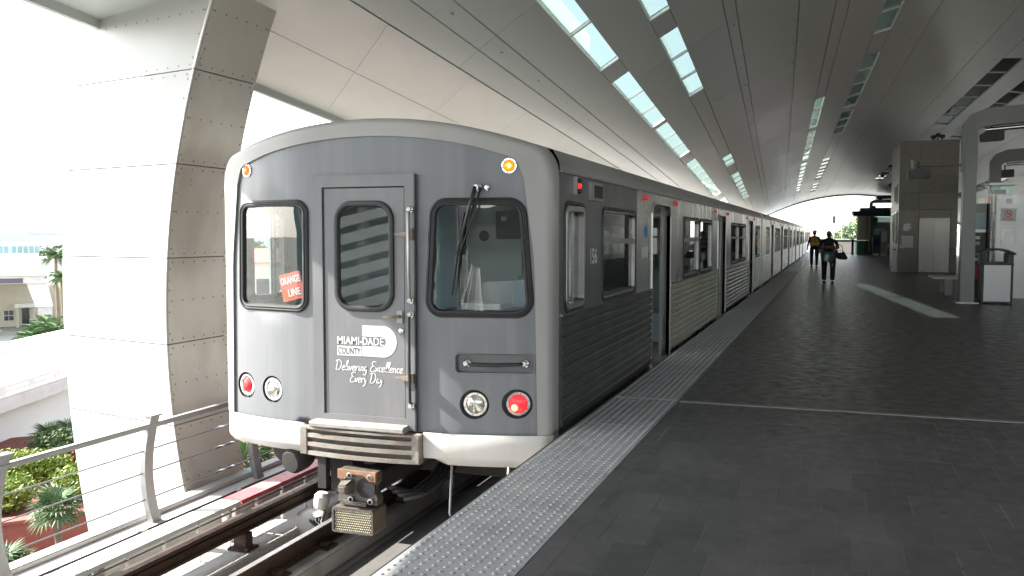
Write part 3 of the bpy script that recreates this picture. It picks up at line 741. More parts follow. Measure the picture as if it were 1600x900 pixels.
def car_sides(root, lead):
    y0 = .40 if lead else 0.0
    for s in (1, -1):
        mp = lambda y, z, d, s=s: side(s, y, z, d)
        holes = [rrect(a, c, WZ0, WZ1, .07, 5) for a, c in WINS]
        cab = rrect(.57, 1.17, .93, 1.81, .09, 5)
        if lead: holes.append(cab)
        # wall split at the door openings: outer outline with notches
        out = [(y0, -.12)]
        for a, c in DOORS: out += [(a, -.12), (a, 1.82), (a + .04, 1.90), (a + .12, 1.94), (c - .12, 1.94), (c - .04, 1.90), (c, 1.82), (c, -.12)]
        out += [(CARL, -.12), (CARL, 2.08), (y0, 2.08)]
        if lead:
            ys_ = 3.47; cabo = [(y0, -.12), (ys_, -.12), (ys_, 2.08), (y0, 2.08)]; rest = [(ys_, -.12)] + out[1:-2] + [(CARL, 2.08), (ys_, 2.08)]
            b = MB(); plate(b, cabo, [h_ for h_ in holes if h_[0][0] < ys_], mp, None, .05, .05); b.build('cab_side', 'cab_side', root)
            b = MB(); plate(b, rest, [h_ for h_ in holes if h_[0][0] > ys_], mp, None, .05, .05); b.build('side_wall', 'stainless', root)
        else:
            b = MB(); plate(b, out, holes, mp, None, .05, .05); b.build('side_wall', 'stainless', root)
        # windows: frame, glass, transom
        for a, c in WINS + ([(.57, 1.17)] if lead else []):
            cabw = (a == .57); lp = cab if cabw else rrect(a, c, WZ0, WZ1, .07, 5)
            b = MB(); ring(b, inset(lp, -.035), [(0, -.001), (.004, -.012), (.03, -.012), (.036, .0), (.05, .03)], mp); wf = b.build('window', 'rubber', root)
            if cabw:
                b = MB(); ring(b, inset(lp, -.0), [(0, -.008), (.006, -.018), (.05, -.018), (.055, .04)], mp); b.build('frame', 'dull_metal', wf)
                b = MB(); b.add([mp(a + .3, .95, .035), mp(c - .02, .95, .035), mp(c - .02, 1.79, .035), mp(a + .3, 1.79, .035)], [(0, 1, 2, 3)]); b.build('pane', 'side_glass', wf)
                for yy in (a + .3, a + .36):
                    b = MB(); b.add([], []); q = mp(yy, 0, .03)
                    b.box(min(q[0], q[0] - s * .02), max(q[0], q[0] - s * .02), yy, yy + .03, .95, 1.79); b.build('sash', 'chrome', wf)
            else:
                b = MB(); ring(b, inset(lp, .0), [(0, .001), (.004, -.006), (.02, -.006), (.024, .03)], mp); b.build('frame', 'dull_metal', wf)
                b = MB(); disc(inset(lp, .01), mp, .028, b); b.build('pane', 'side_glass', wf)
                zt = WZ1 - .30
                if (a * 7) % 2 > .6 or a < 3:
                    q = mp(0, 0, .0); b = MB(); b.box(min(q[0] - s * .026, q[0] + s * .004), max(q[0] - s * .026, q[0] + s * .004), a + .03, c - .03, zt - .03, zt + .02); b.build('transom', 'dull_metal', wf)
        # corrugated lower panels
        segs = [(y0 + .06, DOORS[0][0] - .06), (DOORS[0][1] + .06, DOORS[1][0] - .06), (DOORS[1][1] + .06, DOORS[2][0] - .06), (DOORS[2][1] + .06, CARL - .06)]
        nrib = 11; z0r, z1r = -.03, .885; ph = (z1r - z0r) / nrib
        for a, c in segs:
            if s == 1 and lead:
                rb = MB(); rb.prism([(0, 0), (.016, .012), (.016, ph - .022), (.006, ph - .008), (0, ph - .006)], lambda u, v, dd: (u, dd, v), 0, c - a)
                rme = rb.mesh('rib', 'cab_rib' if a < 1 else ('wrap' if a < 7 else 'stainless_rib'), (0, 0, 0))
                for k in range(nrib): share(rme, 'rib', root, (HW + .0005, a, z0r + k * ph + 1.12))
            else:
                b = MB()
                for k in range(nrib):
                    zz = z0r + k * ph
                    b.prism([(0, 0), (.016, .012), (.016, ph - .022), (.006, ph - .008), (0, ph - .006)], lambda u, v, dd: (s * (HW + .0005 + u), dd, zz + v), a, c)
                b.build('corrugated_panel', 'stainless_rib', root)
            if s == 1:
                b = MB(); b.box(HW + .0005, HW + .02, a, c, z1r + .004, z1r + .022); b.build('belt_rail', 'chrome', root)
        # door surrounds, partly retracted leaves, thresholds
        for a, c in DOORS:
            b = MB(); o_ = [(a, -.1), (a, 1.82), (a + .04, 1.90), (a + .12, 1.94), (c - .12, 1.94), (c - .04, 1.90), (c, 1.82), (c, -.1)]
            i_ = [(a - .03, -.1), (a - .03, 1.83), (a + .02, 1.925), (a + .11, 1.97), (c - .11, 1.97), (c - .02, 1.925), (c + .03, 1.83), (c + .03, -.1)]
            n = len(o_); vs = [mp(u, v, -.012) for u, v in o_] + [mp(u, v, -.012) for u, v in i_] + [mp(u, v, .05) for u, v in o_] + [mp(u, v, .0) for u, v in i_]
            fs = [(i, i + 1, n + i + 1, n + i) for i in range(n - 1)] + [(i, i + 1, 2*n + i + 1, 2*n + i) for i in range(n - 1)] + [(n + i, n + i + 1, 3*n + i + 1, 3*n + i) for i in range(n - 1)]
            b.add(vs, fs); df = b.build('door_frame', 'stainless', root)
            b = MB(); q = sorted((s * (HW - .055), s * (HW - .085)))
            b.box(q[0], q[1], c - .32, c + .02, -.06, 1.96); b.build('door_leaf', 'stainless', root)
            b = MB(); b.box(q[0], q[1], a - .02, a + .10, -.06, 1.96); b.build('door_leaf', 'stainless', root)
            b = MB(); q = sorted((s * (HW - .09), s * (HW + .025))); b.box(q[0], q[1], a, c, -.11, -.07); b.build('threshold', 'dull_metal', df)
            for yy in (a - .5, c + .35):
                b = MB(); b.lathe(mp(yy, 2.0, 0), (s, 0, 0), [(.036, 0), (.036, .012), (.026, .025), (0, .03)], 12); b.build('marker_light', 'marker_red', root, smooth=True)
                b = MB(); b.lathe(mp(yy + .12, 2.0, 0), (s, 0, 0), [(.03, 0), (.03, .012), (.02, .022), (0, .024)], 10); b.build('marker_light', 'marker_red' if yy < a else 'red_lens', root, smooth=True)
        b = MB(); q = sorted((s * (HW + .001), s * (HW + .016))); b.box(q[0], q[1], y0 + .03, CARL - .02, 2.068, 2.086); b.build('drip_rail', 'dull_metal', root)
        b = MB(); q = sorted((s * (HW - .01), s * (HW - .05))); b.box(q[0], q[1], y0 + .02, CARL, -.26, -.125); b.build('side_sill', 'underframe', root)
    # roof, floor, ends, interior
    rp = roofline(); b = MB(); ys = [y0 + .02, CARL]
    b.sheet([[(u, yy, z) for u, z in rp] for yy in ys]); b.build('roof', 'train_roof', root, smooth=True)
    b = MB(); b.box(-1.5, 1.5, .5 if lead else .05, CARL - .05, -.2, -.10); b.build('floor', 'interior', root)
    b = MB(); b.sheet([[(-1.48, yy, 2.05), (0, yy, 2.2), (1.48, yy, 2.05)] for yy in ys]); b.build('ceiling', 'cab_pale', root)
    for yy in ([CARL] if lead else [0.01, CARL]):
        b = MB(); e = [(-HW, -.2)] + rp + [(HW, -.2)]; b.prism(e, lambda u, v, dd: (u, dd, v), yy - .02, yy); b.build('end_wall', 'stainless', root)
    b = MB(); b.box(-1.35, 1.35, .9, CARL - .4, -.62, -.21); b.build('underframe', 'underframe', root)
    for yc in (3.4, CARL - 3.4):
        for dy in (-1.05, 1.05):
            for s in (-1, 1):
                b = MB(); b.cyl((s * .66, yc + dy, -.76), (s * .80, yc + dy, -.76), .36, n=24); b.build('wheel', 'underframe', root, smooth=True)
        b = MB(); b.box(-1.0, 1.0, yc - 1.5, yc + 1.5, -.85, -.62); b.build('bogie_frame', 'underframe', root)
    # seats seen dimly through the windows
    for a, c in WINS[1:]:
        for s in (-1, 1):
            b = MB(); b.box(*sorted((s * .62, s * 1.46)), a + .2, c - .2, -.09, .36); b.box(*sorted((s * .62, s * 1.46)), (a + c) / 2 - .05, (a + c) / 2 + .06, .36, .95); b.build('seat', 'cab_blue', root, bevel=.03)

def lens(root, u, z, r, m, mr, d=0.0, hot=None, name='lamp', recess=.0):
    o = Vector(fm(u, z, d)); du = (Vector(fm(u + .01, z, 0)) - Vector(fm(u - .01, z, 0))).normalized(); nrm = Vector((du.y, -du.x, 0))
    lp = MB(); lp.lathe(o, nrm, [(r, -.03), (r, .012), (r * .96, .018), (r * .78, .018), (r * .70, .008), (r * .70, -.02)], 28); h = lp.build(name, mr, root, smooth=True)
    lp = MB(); lp.lathe(o, nrm, [(r * .71, .002), (r * .66, .014), (r * .45, .026), (r * .2, .032), (0, .033)], 24); ln = lp.build('lens', m, h, smooth=True)
    for k in range(6):
        t = k * math.pi / 3 + .3; up = Vector((0, 0, 1)); q = o + (du * math.cos(t) + up * math.sin(t)) * r * .87
        lp = MB(); lp.cyl(q + nrm * .017, q + nrm * .022, .006, n=6); lp.build('screw', 'dull_metal', h)
    if hot:
        hm, hr, hu, hz = hot; q = o + du * hu + Vector((0, 0, hz)); lp = MB(); lp.ball(q + nrm * .03, hr, hr * .4, hr, 10, 6); lp.build('bulb', hm, h, smooth=True)
    return h

lead = thing('metro_car', 'leading grey and stainless metro car with driving cab facing the camera', 'metro car', (TX, TY, -1.12), group='cars of the metro train', off=(0, 0, -1.12))
car_sides(lead, True)
# front mask
PANEL = rpoly([(-1.45, -.045), (1.45, -.045), (1.425, 1.35), (1.345, 2.0), (1.29, 2.16), (1.0, 2.252), (.55, 2.33), (0, 2.368), (-.55, 2.33), (-1.0, 2.252), (-1.29, 2.16), (-1.345, 2.0), (-1.425, 1.35)], .09, 5)
OUTM = [(-HW, -.045)] + [(-HW, .5), (-HW, 1.0), (-HW, 1.5), (-HW + .0, 2.0), (-HW + .012, 2.13), (-HW + .05, 2.205)] + [(u, 2.515 - .118 * u * u) for u in [-1.45 + 2.9 * i / 24 for i in range(25)]] + [(HW - .05, 2.205), (HW - .012, 2.13), (HW, 2.0), (HW, 1.5), (HW, 1.0), (HW, .5), (HW, -.045)]
def edged(u, z, d, r=.045):
    # distance to outer outline
    p = Vector((u, z)); e = 9
    for i in range(len(OUTM) - 1):
        a = Vector(OUTM[i]); c = Vector(OUTM[i + 1]); ab = c - a; t = max(0, min(1, (p - a).dot(ab) / max(1e-9, ab.length_squared))); e = min(e, (p - a - ab * t).length)
    e = min(e, r); return (u, plan(u) + r - math.sqrt(max(0, r * r - (r - e) ** 2)) + d, z)
def resamp(p, n):
    p = [Vector(q) for q in p]; L_ = [0]
    for i in range(1, len(p)): L_.append(L_[-1] + (p[i] - p[i-1]).length)
    out = []; k = 0
    for i in range(n + 1):
        t = L_[-1] * i / n
        while k < len(p) - 2 and L_[k + 1] < t: k += 1
        out.append(p[k].lerp(p[k + 1], (t - L_[k]) / max(1e-9, L_[k + 1] - L_[k])))
    return out
ctop = arc_corner((1.345, 2.0), (1.29, 2.16), (1.0, 2.252), .09, 5)
inR = [(1.45, -.045), (1.425, 1.35), (1.345, 2.0)]; inT = [(1.345, 2.0)] + ctop + [(u, 2.368 - .118 * u * u) for u in [.98 - 1.96 * i / 20 for i in range(21)]] + [(-x_, z_) for x_, z_ in reversed(ctop)] + [(-1.345, 2.0)]
iR = [i_ for i_, q in enumerate(OUTM) if q == (HW, 2.0)][0]; iL = [i_ for i_, q in enumerate(OUTM) if q == (-HW, 2.0)][0]
ouT = list(reversed(OUTM[iL:iR + 1])); ouR = [(HW, -.045), (HW, 2.0)]
mir = lambda L_: [(-x_, z_) for x_, z_ in reversed(L_)]
inn_ = resamp(inR, 14)[:-1] + resamp(inT, 60)[:-1] + resamp(mir(inR), 14); out_ = resamp(ouR, 14)[:-1] + resamp(ouT, 60)[:-1] + resamp(mir(ouR), 14)
PANEL = [tuple(p) for p in inn_]
b = MB(); OUTM = [tuple(p) for p in out_]
rings_ = []
for s_ in (0, .3, .55, .68, .78, .86, .93, .97, 1.0): rings_.append([edged(p.x + (q.x - p.x) * s_, p.y + (q.y - p.y) * s_, 0) for p, q in zip(inn_, out_)])
b.sheet(rings_); b.sheet([rings_[0], [(p[0], p[1] + .03, p[2]) for p in rings_[0]]])
rim = [edged(u, z, 0) for u, z in OUTM]; b.sheet([rim, [(p[0], .405, p[2]) for p in rim]])
b.build('front_mask', 'mask', lead, smooth=True)
# grey front panel with openings
WL = rpoly([(-1.335, .915), (-.57, .915), (-.56, 1.84), (-1.315, 1.84)], .10, 6)
WR = rpoly([(.56, .915), (1.405, .915), (1.335, 1.835), (.61, 1.835)], .12, 6)
DO = [(-.385, -.02), (.375, -.02), (.375, 1.955), (-.385, 1.955)]
GR = rrect(.80, 1.42, .452, .605, .03, 4)
LAMPS = [(-1.285, .215, .105), (-.955, .208, .108), (.952, .195, .108), (1.288, .205, .108)]
LH = [[(u + (r + .012) * math.cos(t), z + (r + .012) * math.sin(t)) for t in [i * math.pi / 14 for i in range(28)]] for u, z, r in LAMPS]
def fp(u, z, d): return fm(u, z, d + .022)
b = MB(); plate(b, inset(PANEL, -.01), [WL, WR, DO, GR] + LH, fp, .12, .06, 0); b.build('front_panel', 'front_grey', lead, smooth=True)
for (u, z, r), lh in zip(LAMPS, LH):
    b = MB(); disc(lh, fp, .06, b); b.build('lamp_recess', 'cab_dark', lead)
lens(lead, -1.285, .215, .10, 'red_lens', 'chrome', .055, name='tail_light')
lens(lead, -.955, .208, .104, 'lamp_glass', 'chrome', .055, name='headlight')
lens(lead, .952, .195, .10, 'lamp_glass', 'chrome', .055, name='headlight')
lens(lead, 1.288, .205, .10, 'red_lit', 'chrome', .055, ('red_hot', .03, -.03, -.03), name='tail_light')
lens(lead, -1.22, 2.125, .058, 'amber_dim', 'chrome', .03, name='marker_light')
lens(lead, 1.225, 2.105, .062, 'amber', 'chrome', .03, ('amber_hot', .02, 0, 0), name='marker_light')
# grab recess
b = MB(); disc(GR, fp, .058, b); b.build('grab_recess', 'door_grey', lead)
b = MB(); ring(b, inset(GR, -.012), [(0, .0), (.004, -.006), (.012, -.004), (.014, .004)], fp); b.build('recess_trim', 'front_grey', lead)
gb = MB(); gb.tube([fm(.885, .525, .055), fm(.885, .525, .03), fm(.915, .523, .012), fm(1.13, .520, .004), fm(1.31, .527, .012), fm(1.345, .53, .03), fm(1.345, .53, .055)], [.018, .014, .014, .017, .014, .014, .018], 10); gbo = gb.build('grab_handle', 'rubber', lead, smooth='all')
for uu in (.885, 1.345):
    q = fm(uu, .527, .06); gb = MB(); gb.lathe(q, (0, -1, 0), [(.032, 0), (.032, .02), (.02, .03), (.02, .05), (0, .052)], 14); gb.build('boss', 'chrome', gbo, smooth=True)
# window gaskets and glass
def front_window(lp, name, wdt=.055, glassm='train_glass', mpf=fp):
    w_ = MB(); ring(w_, inset(lp, -.022), [(0, .001), (.004, -.014), (.02, -.022), (.026, -.014), (.034, -.014), (.04, -.022), (wdt, -.018), (wdt + .006, -.004), (wdt + .012, .012)], mpf); wo = w_.build(name, 'rubber', lead, smooth=True)
    w_ = MB(); g_ = inset(lp, wdt - .03); plate(w_, g_, [], lambda u, v, d: mpf(u, v, d + .006), .15); w_.build('pane', glassm, wo, smooth='all')
    return wo
front_window(WL, 'windscreen'); front_window(WR, 'windscreen')
# cab door with raised frame
FRM = [(-.49, -.045), (.47, -.045), (.47, 2.052), (-.49, 2.052)]
b = MB(); ring(b, FRM, [(0, .012), (.0, -.006), (.096, -.006), (.098, .035)], lambda u, v, d: fm(u, v, d)); b.build('door_surround', 'door_grey', lead)
DI = inset(DO, .011); WD = rrect(-.272, .265, .934, 1.83, .15, 8)
dr = MB(); plate(dr, DI, [WD], lambda u, v, d: fm(u, v, d + .004), .1, .04, .045); door = dr.build('cab_door', 'door_grey', lead, smooth=True)
b = MB(); ring(b, DO, [(-.004, .03), (.014, .03)], lambda u, v, d: fm(u, v, d)); b.build('door_seal', 'rubber', lead)
w_ = MB(); mpd = lambda u, v, d: fm(u, v, d + .004)
ring(w_, inset(WD, -.012), [(0, .001), (.006, -.018), (.024, -.024), (.04, -.02), (.05, -.006), (.056, .012)], mpd); wd = w_.build('window', 'rubber', door, smooth=True)
w_ = MB(); disc(inset(WD, .03), mpd, .006, w_); w_.build('pane', 'train_glass', wd)
def dm(u, v, d): return fm(u, v, .004 - d)              # proud of the door by d
# lettering
lg = MB(); arc = [(-.026, .554), (.165, .549)] + [(.165 + .127 * math.cos(t), .679 + .13 * math.sin(t)) for t in [(-90 + 9 * i) * math.pi / 180 for i in range(21)]] + [(.165, .809), (-.026, .808)]
notch = [(-.03, .718), (.155, .718)] + [(.155 + .04 * math.cos(t), .677 + .041 * math.sin(t)) for t in [(90 - 18 * i) * math.pi / 180 for i in range(11)]] + [(.155, .636), (-.03, .636)]
outD = [(-.026, .552), (.165, .549)] + [(.165 + .127 * math.cos(t), .679 + .13 * math.sin(t)) for t in [(-90 + 9 * i) * math.pi / 180 for i in range(21)]] + [(-.026, .808), (-.026, .718), (.155, .718)] + [(.155 + .04 * math.cos(t), .677 + .041 * math.sin(t)) for t in [(90 - 18 * i) * math.pi / 180 for i in range(11)]] + [(.155, .636), (-.026, .636)]
plate(lg, outD, [], lambda u, v, d: dm(u, v, .002))
text(lg, 'MIAMI-', -.264, -.028, .646, .71, dm, .002, .02)
text(lg, 'DA', -.024, .075, .646, .71, dm, .003, .02); text(lg, 'DE', .08, .172, .646, .71, dm, .003, 0)
plate(lg, [(-.265, .55), (-.035, .55), (-.035, .63), (-.265, .63)], [], lambda u, v, d: dm(u, v, .002))
lg.build('emblem', 'decal_white', door)
lg = MB(); text(lg, 'COUNTY', -.257, -.043, .561, .619, dm, .004, 0.018); lg.build('emblem_text', 'decal_grey', door)
GL = {'D': (.66, [[(.12, .95), (.06, 0)], [(-.08, .82), (.12, .98), (.42, .88), (.56, .52), (.44, .14), (.2, .0), (-.02, .06)]]),
 'e': (.33, [[(.05, .2), (.24, .27), (.28, .4), (.16, .46), (.05, .3), (.05, .12), (.15, 0), (.33, .1)]]),
 'l': (.22, [[(.04, .1), (.18, .6), (.21, .95), (.12, .9), (.08, .4), (.1, .05), (.22, .04)]]),
 'i': (.20, [[(.05, .42), (.08, .06), (.2, .05)], [(.10, .64), (.13, .61)]]),
 'v': (.30, [[(.0, .42), (.1, .02), (.26, .44)]]),
 'r': (.30, [[(.05, .43), (.07, 0)], [(.07, .25), (.18, .44), (.29, .38)]]),
 'n': (.36, [[(.05, .43), (.06, 0)], [(.06, .25), (.18, .44), (.27, .32), (.27, .03), (.36, .03)]]),
 'g': (.36, [[(.28, .38), (.12, .43), (.04, .2), (.12, .04), (.27, .2), (.29, .41), (.25, -.25), (.1, -.36), (-.02, -.25)]]),
 'E': (.52, [[(.5, .9), (.25, .98), (.1, .8), (.22, .55), (.38, .52)], [(.22, .55), (.03, .3), (.1, .03), (.3, .0), (.5, .13)]]),
 'x': (.32, [[(.0, .42), (.12, .2), (.3, .03)], [(.28, .43), (.0, .0)]]),
 'c': (.31, [[(.28, .36), (.15, .45), (.04, .22), (.14, .02), (.31, .09)]]),
 'y': (.30, [[(.02, .42), (.1, .1), (.24, .42)], [(.24, .42), (.12, -.2), (-.06, -.34)]]),
 'a': (.38, [[(.27, .36), (.12, .43), (.04, .2), (.12, .03), (.26, .2), (.28, .42), (.29, .06), (.38, .04)]])}
def cr(p, k=5):
    if len(p) < 3: return [Vector(q) for q in p]
    P = [Vector(p[0])] + [Vector(q) for q in p] + [Vector(p[-1])]; out = []
    for i in range(1, len(P) - 2):
        for j in range(k):
            t = j / k; a, b_, c, d = P[i-1], P[i], P[i+1], P[i+2]
            out.append(.5 * ((2*b_) + (c - a)*t + (2*a - 5*b_ + 4*c - d)*t*t + (3*b_ - a - 3*c + d)*t**3))
    return out + [P[-2]]
def script_line(mb, s, u0, v0, size, mpf, d, th=.034, shear=.18, drop=0):
    x = 0
    for ch in s:
        if ch == ' ': x += .3; continue
        wdt, sts = GL[ch]
        for st_ in sts:
            p = [Vector((x + q.x + shear * q.y, q.y)) for q in cr(st_)]
            L_ = []; R_ = []
            for i in range(len(p)):
                t = (p[min(i+1, len(p)-1)] - p[max(i-1, 0)]).normalized(); nn = Vector((-t.y, t.x)) * th * (.65 + .5 * abs(t.y))
                L_.append(p[i] + nn); R_.append(p[i] - nn)
            mb.sheet([[mpf(u0 + q.x * size, v0 + q.y * size + drop * q.x, d) for q in L_], [mpf(u0 + q.x * size, v0 + q.y * size + drop * q.x, d) for q in R_]])
        x += wdt + .015
    return x * size
lg = MB(); script_line(lg, 'Delivering Excellence', -.285, .425, .0885, dm, .002); script_line(lg, 'Every Day', -.15, .328, .0885, dm, .0025); lg.build('slogan', 'decal_white', door)
# handle, lock, hinges, vertical rods
h = MB(); h.box(.300, .352, -.010, .004, .842, .94); hp = h.build('handle', 'dull_metal', door, bevel=.003)
h = MB(); h.cyl(fm(.328, .893, 0), fm(.328, .893, -.06), .013, n=10); h.tube([fm(.328, .893, -.055), fm(.27, .893, -.06), fm(.20, .889, -.056)], [.012, .011, .008], 8); h.build('lever', 'rusty', hp, smooth='all')
h = MB(); h.lathe(fm(.337, .776, 0), (0, -1, 0), [(.02, 0), (.02, .008), (.012, .012), (0, .012)], 12); h.build('lock', 'chrome', door, smooth=True)
for z in (1.565, .39):
    h = MB(); h.prism([(.29, z - .006), (.40, z - .022), (.45, z - .022), (.45, z + .022), (.40, z + .022), (.29, z + .006)], lambda u, v, d: fm(u, v, d), -.035, -.008); ho = h.build('hinge', 'rusty', lead, bevel=.004)
    h = MB(); h.cyl(fm(.44, z - .045, -.025), fm(.44, z + .045, -.025), .018, n=12); h.build('knuckle', 'rusty', ho, smooth=True)
for z0, z1 in ((1.03, 1.765), (.17, .915)):
    h = MB(); pth = [fm(.432, z1, -.02), fm(.432, z1 - .03, -.055), fm(.434, (z0 + z1) / 2, -.06), fm(.437, z0 + .03, -.055), fm(.437, z0, -.02)]
    h.tube(pth, .013, 8); hb = h.build('grab_rod', 'rubber' if z0 < 1 else 'dull_metal', lead, smooth='all')
    for zz in (z0, z1):
        h = MB(); h.lathe(fm(.433, zz, -.004), (0, -1, 0), [(.028, 0), (.028, .02), (.018, .03), (.018, .05), (0, .05)], 12); h.build('boss', 'chrome', hb, smooth=True)
h = MB(); h.box(.462, .476, -.014, .0, -.04, 2.05); h.build('hinge_strip', 'rubber', lead)
# threshold plate and anticlimber
h = MB(); h.prism([(-.10, -.012), (-.095, -.004), (.03, .0), (.03, -.05), (-.07, -.06), (-.098, -.045)], lambda u, v, d: (d, u - .02, v), -.475, .40); sp = h.build('door_step', 'step_metal', lead, bevel=.003)
for k in range(5):
    h = MB(); h.cyl((-.4 + k * .19, -.075, -.008), (-.4 + k * .19, -.075, -.002), .009, n=8); h.build('screw', 'dull_metal', sp)
ac = MB(); ac.prism([(-.585, -.30), (.522, -.30), (.522, -.075), (-.585, -.075)], lambda u, v, d: (u, plan(u) + d, v), -.05, .3); aco = ac.build('anticlimber', 'bumper_dark', lead, bevel=.004)
for z0, z1 in ((-.302, -.268), (-.226, -.192), (-.15, -.116), (-.082, -.064)):
    h = MB(); us = [-.59 + 1.117 * i / 10 for i in range(11)]
    bow = lambda u: -.115 + .05 * (u / .55) ** 2
    h.sheet([[(u, bow(u), z1) for u in us], [(u, bow(u), z0) for u in us]]); h.sheet([[(u, bow(u), z1) for u in us], [(u, 0, z1 + .004) for u in us]]); h.sheet([[(u, bow(u), z0) for u in us], [(u, 0, z0) for u in us]])
    for u in (-.59, .527): h.add([(u, bow(u), z0), (u, bow(u), z1), (u, 0, z1 + .004), (u, 0, z0)], [(0, 1, 2, 3)])
    h.build('anticlimber_rib', 'bumper', aco)
for u in (-.56, .49):
    h = MB(); h.box(u - .035, u + .035, -.075, 0, -.30, -.07); h.build('weld_plate', 'bumper', aco, bevel=.006)
# skirts
def skirt(u0, u1, cut):
    us = [u0 + (u1 - u0) * i / 22 for i in range(23)]
    def yy(u):
        e = HW - abs(u); r_ = .045; e = min(e, r_); return plan(u) + r_ - math.sqrt(max(0, r_ * r_ - (r_ - e) ** 2))
    def zb(u): return -.325 + (max(0, (cut - abs(u))) * 1.2 if cut else 0) 
    sk_ = MB(); sk_.sheet([[(u, yy(u) + .0, -.048) for u in us], [(u, yy(u) - .006, -.06) for u in us], [(u, yy(u) - .006, -.235) for u in us], [(u, yy(u) + .004, -.26) for u in us], [(u, yy(u) + .08, min(-.262, zb(u))) for u in us], [(u, .45, min(-.262, zb(u))) for u in us]])
    s = 1 if u1 > 0 and u0 > 0 else -1; ue = HW * s
    sk_.sheet([[(ue, yy(ue), -.048), (ue, .45, -.048)], [(ue, yy(ue) - .006, -.235), (ue, .45, -.235)], [(ue, yy(ue) + .08, -.325), (ue, .45, -.325)]])
    ui = u0 if s > 0 else u1
    sk_.sheet([[(ui, yy(ui), -.048), (ui, .45, -.048)], [(ui, yy(ui), -.26), (ui, .45, -.26)]])
    sk_.build('skirt', 'skirt', lead, smooth=True)
skirt(-HW, -.592, 0); skirt(.53, HW, .68)
# wiper
wp = MB(); wp.lathe(fm(.99, 1.935, .02), (0, -1, 0), [(.035, 0), (.035, .02), (.022, .035), (.022, .06), (0, .06)], 14); wo = wp.build('wiper', 'chrome', lead, smooth=True)
wp = MB(); wp.lathe(fm(1.06, 1.935, .02), (0, -1, 0), [(.026, 0), (.026, .02), (.016, .03), (0, .03)], 12); wp.build('boss', 'chrome', wo, smooth=True)
wp = MB(); wp.tube([fm(.985, 1.94, -.03), fm(.95, 1.80, -.05), fm(.845, 1.41, -.05)], [.019, .016, .010], 8); wp.tube([fm(1.025, 1.935, -.03), fm(.985, 1.74, -.05), fm(.86, 1.40, -.05)], [.012, .008, .007], 8); wp.build('arm', 'rubber', wo, smooth='all')
wp = MB(); wp.tube([fm(.90, 1.74, -.03), fm(.84, 1.40, -.038), fm(.795, 1.08, -.03)], [.008, .012, .008], 6); wp.build('blade', 'rubber', wo, smooth='all')
# coupler
cp_ = MB()
CF = -.16
cp_.prism([(-.165, -.37), (-.12, -.36), (.10, -.372), (.185, -.375), (.185, -.45), (.155, -.50), (.155, -.53), (.19, -.58), (.19, -.65), (-.18, -.645), (-.18, -.60), (-.145, -.54), (-.145, -.49), (-.175, -.44)], lambda u, v, d: (u, d, v), CF, CF + .10); cpo = cp_.build('coupler', 'coupler_grey', lead, bevel=.006)
h = MB(); h.prism([(-.168, -.366), (.188, -.372), (.188, -.452), (.13, -.452), (.07, -.405), (-.05, -.402), (-.10, -.45), (-.168, -.445)], lambda u, v, d: (u, d, v), CF - .025, CF - .002); h.build('face_plate', 'coupler_rust', cpo, bevel=.004)
h = MB(); h.hexa([(-.15, CF - .0, -.46), (-.02, CF - .0, -.44), (-.02, CF - .0, -.575), (-.15, CF - .0, -.565)], [(-.12, CF - .11, -.485), (-.04, CF - .11, -.475), (-.04, CF - .11, -.55), (-.12, CF - .11, -.545)]); h.build('hook', 'coupler_grey', cpo, bevel=.012)
h = MB(); h.lathe((.085, CF - .006, -.51), (0, 1, 0), [(.085, 0), (.08, .03), (.0, .031)], 20); h.build('socket', 'black', cpo)
for (u, z) in ((-.055, -.41), (.135, -.412), (-.045, -.61), (.135, -.615)):
    h = MB(); h.lathe((u, CF - .004, z), (0, -1, 0), [(.026, 0), (.026, .024), (.015, .027), (.015, .0)], 14); h.build('bush', 'dull_metal', cpo, smooth=True)
h = MB(); h.box(-.135, .10, CF - .03, CF, -.66, -.625); lb = h.build('terminal_strip', 'coupler_grey', cpo)
for k in range(12):
    h = MB(); h.cyl((-.12 + k * .018, CF - .03, -.642), (-.12 + k * .018, CF - .045, -.642), .006, n=6); h.build('stud', 'chrome', lb)
h = MB(); h.prism(rrect(-.195, .185, -.88, -.672, .02, 3), lambda u, v, d: (u, d, v), CF - .06, CF + .16); bx = h.build('connector_box', 'coupler_box', cpo)
h = MB(); ring(h, rrect(-.195, .185, -.88, -.672, .02, 3), [(0, -.0605), (.0, -.075), (.018, -.075), (.02, -.062)], lambda u, v, d: (u, CF + d, v)); h.build('rim', 'coupler_grey', bx)
h = MB()
for i in range(18):
    for j in range(9):
        u = -.165 + i * .0185 + (.009 if j % 2 else 0); z = -.855 + j * .0195
        h.lathe((u, CF - .06, z), (0, -1, 0), [(.0065, 0), (.0055, .008), (0, .010)], 6)
h.build('contact_pins', 'pins', bx, kind='stuff')
h = MB(); h.box(-.09, .09, CF + .1, 1.6, -.60, -.44); h.build('drawbar', 'underframe', cpo)
for k in range(4):
    h = MB(); x = .22 + .05 * k; h.tube([(x, CF + .12, -.52 - .03 * k), (x + .12, .15, -.60), (x + .2, .4, -.52), (x + .15, .9, -.42)], .02, 8); h.build('hose', 'plastic_black', cpo, smooth='all')
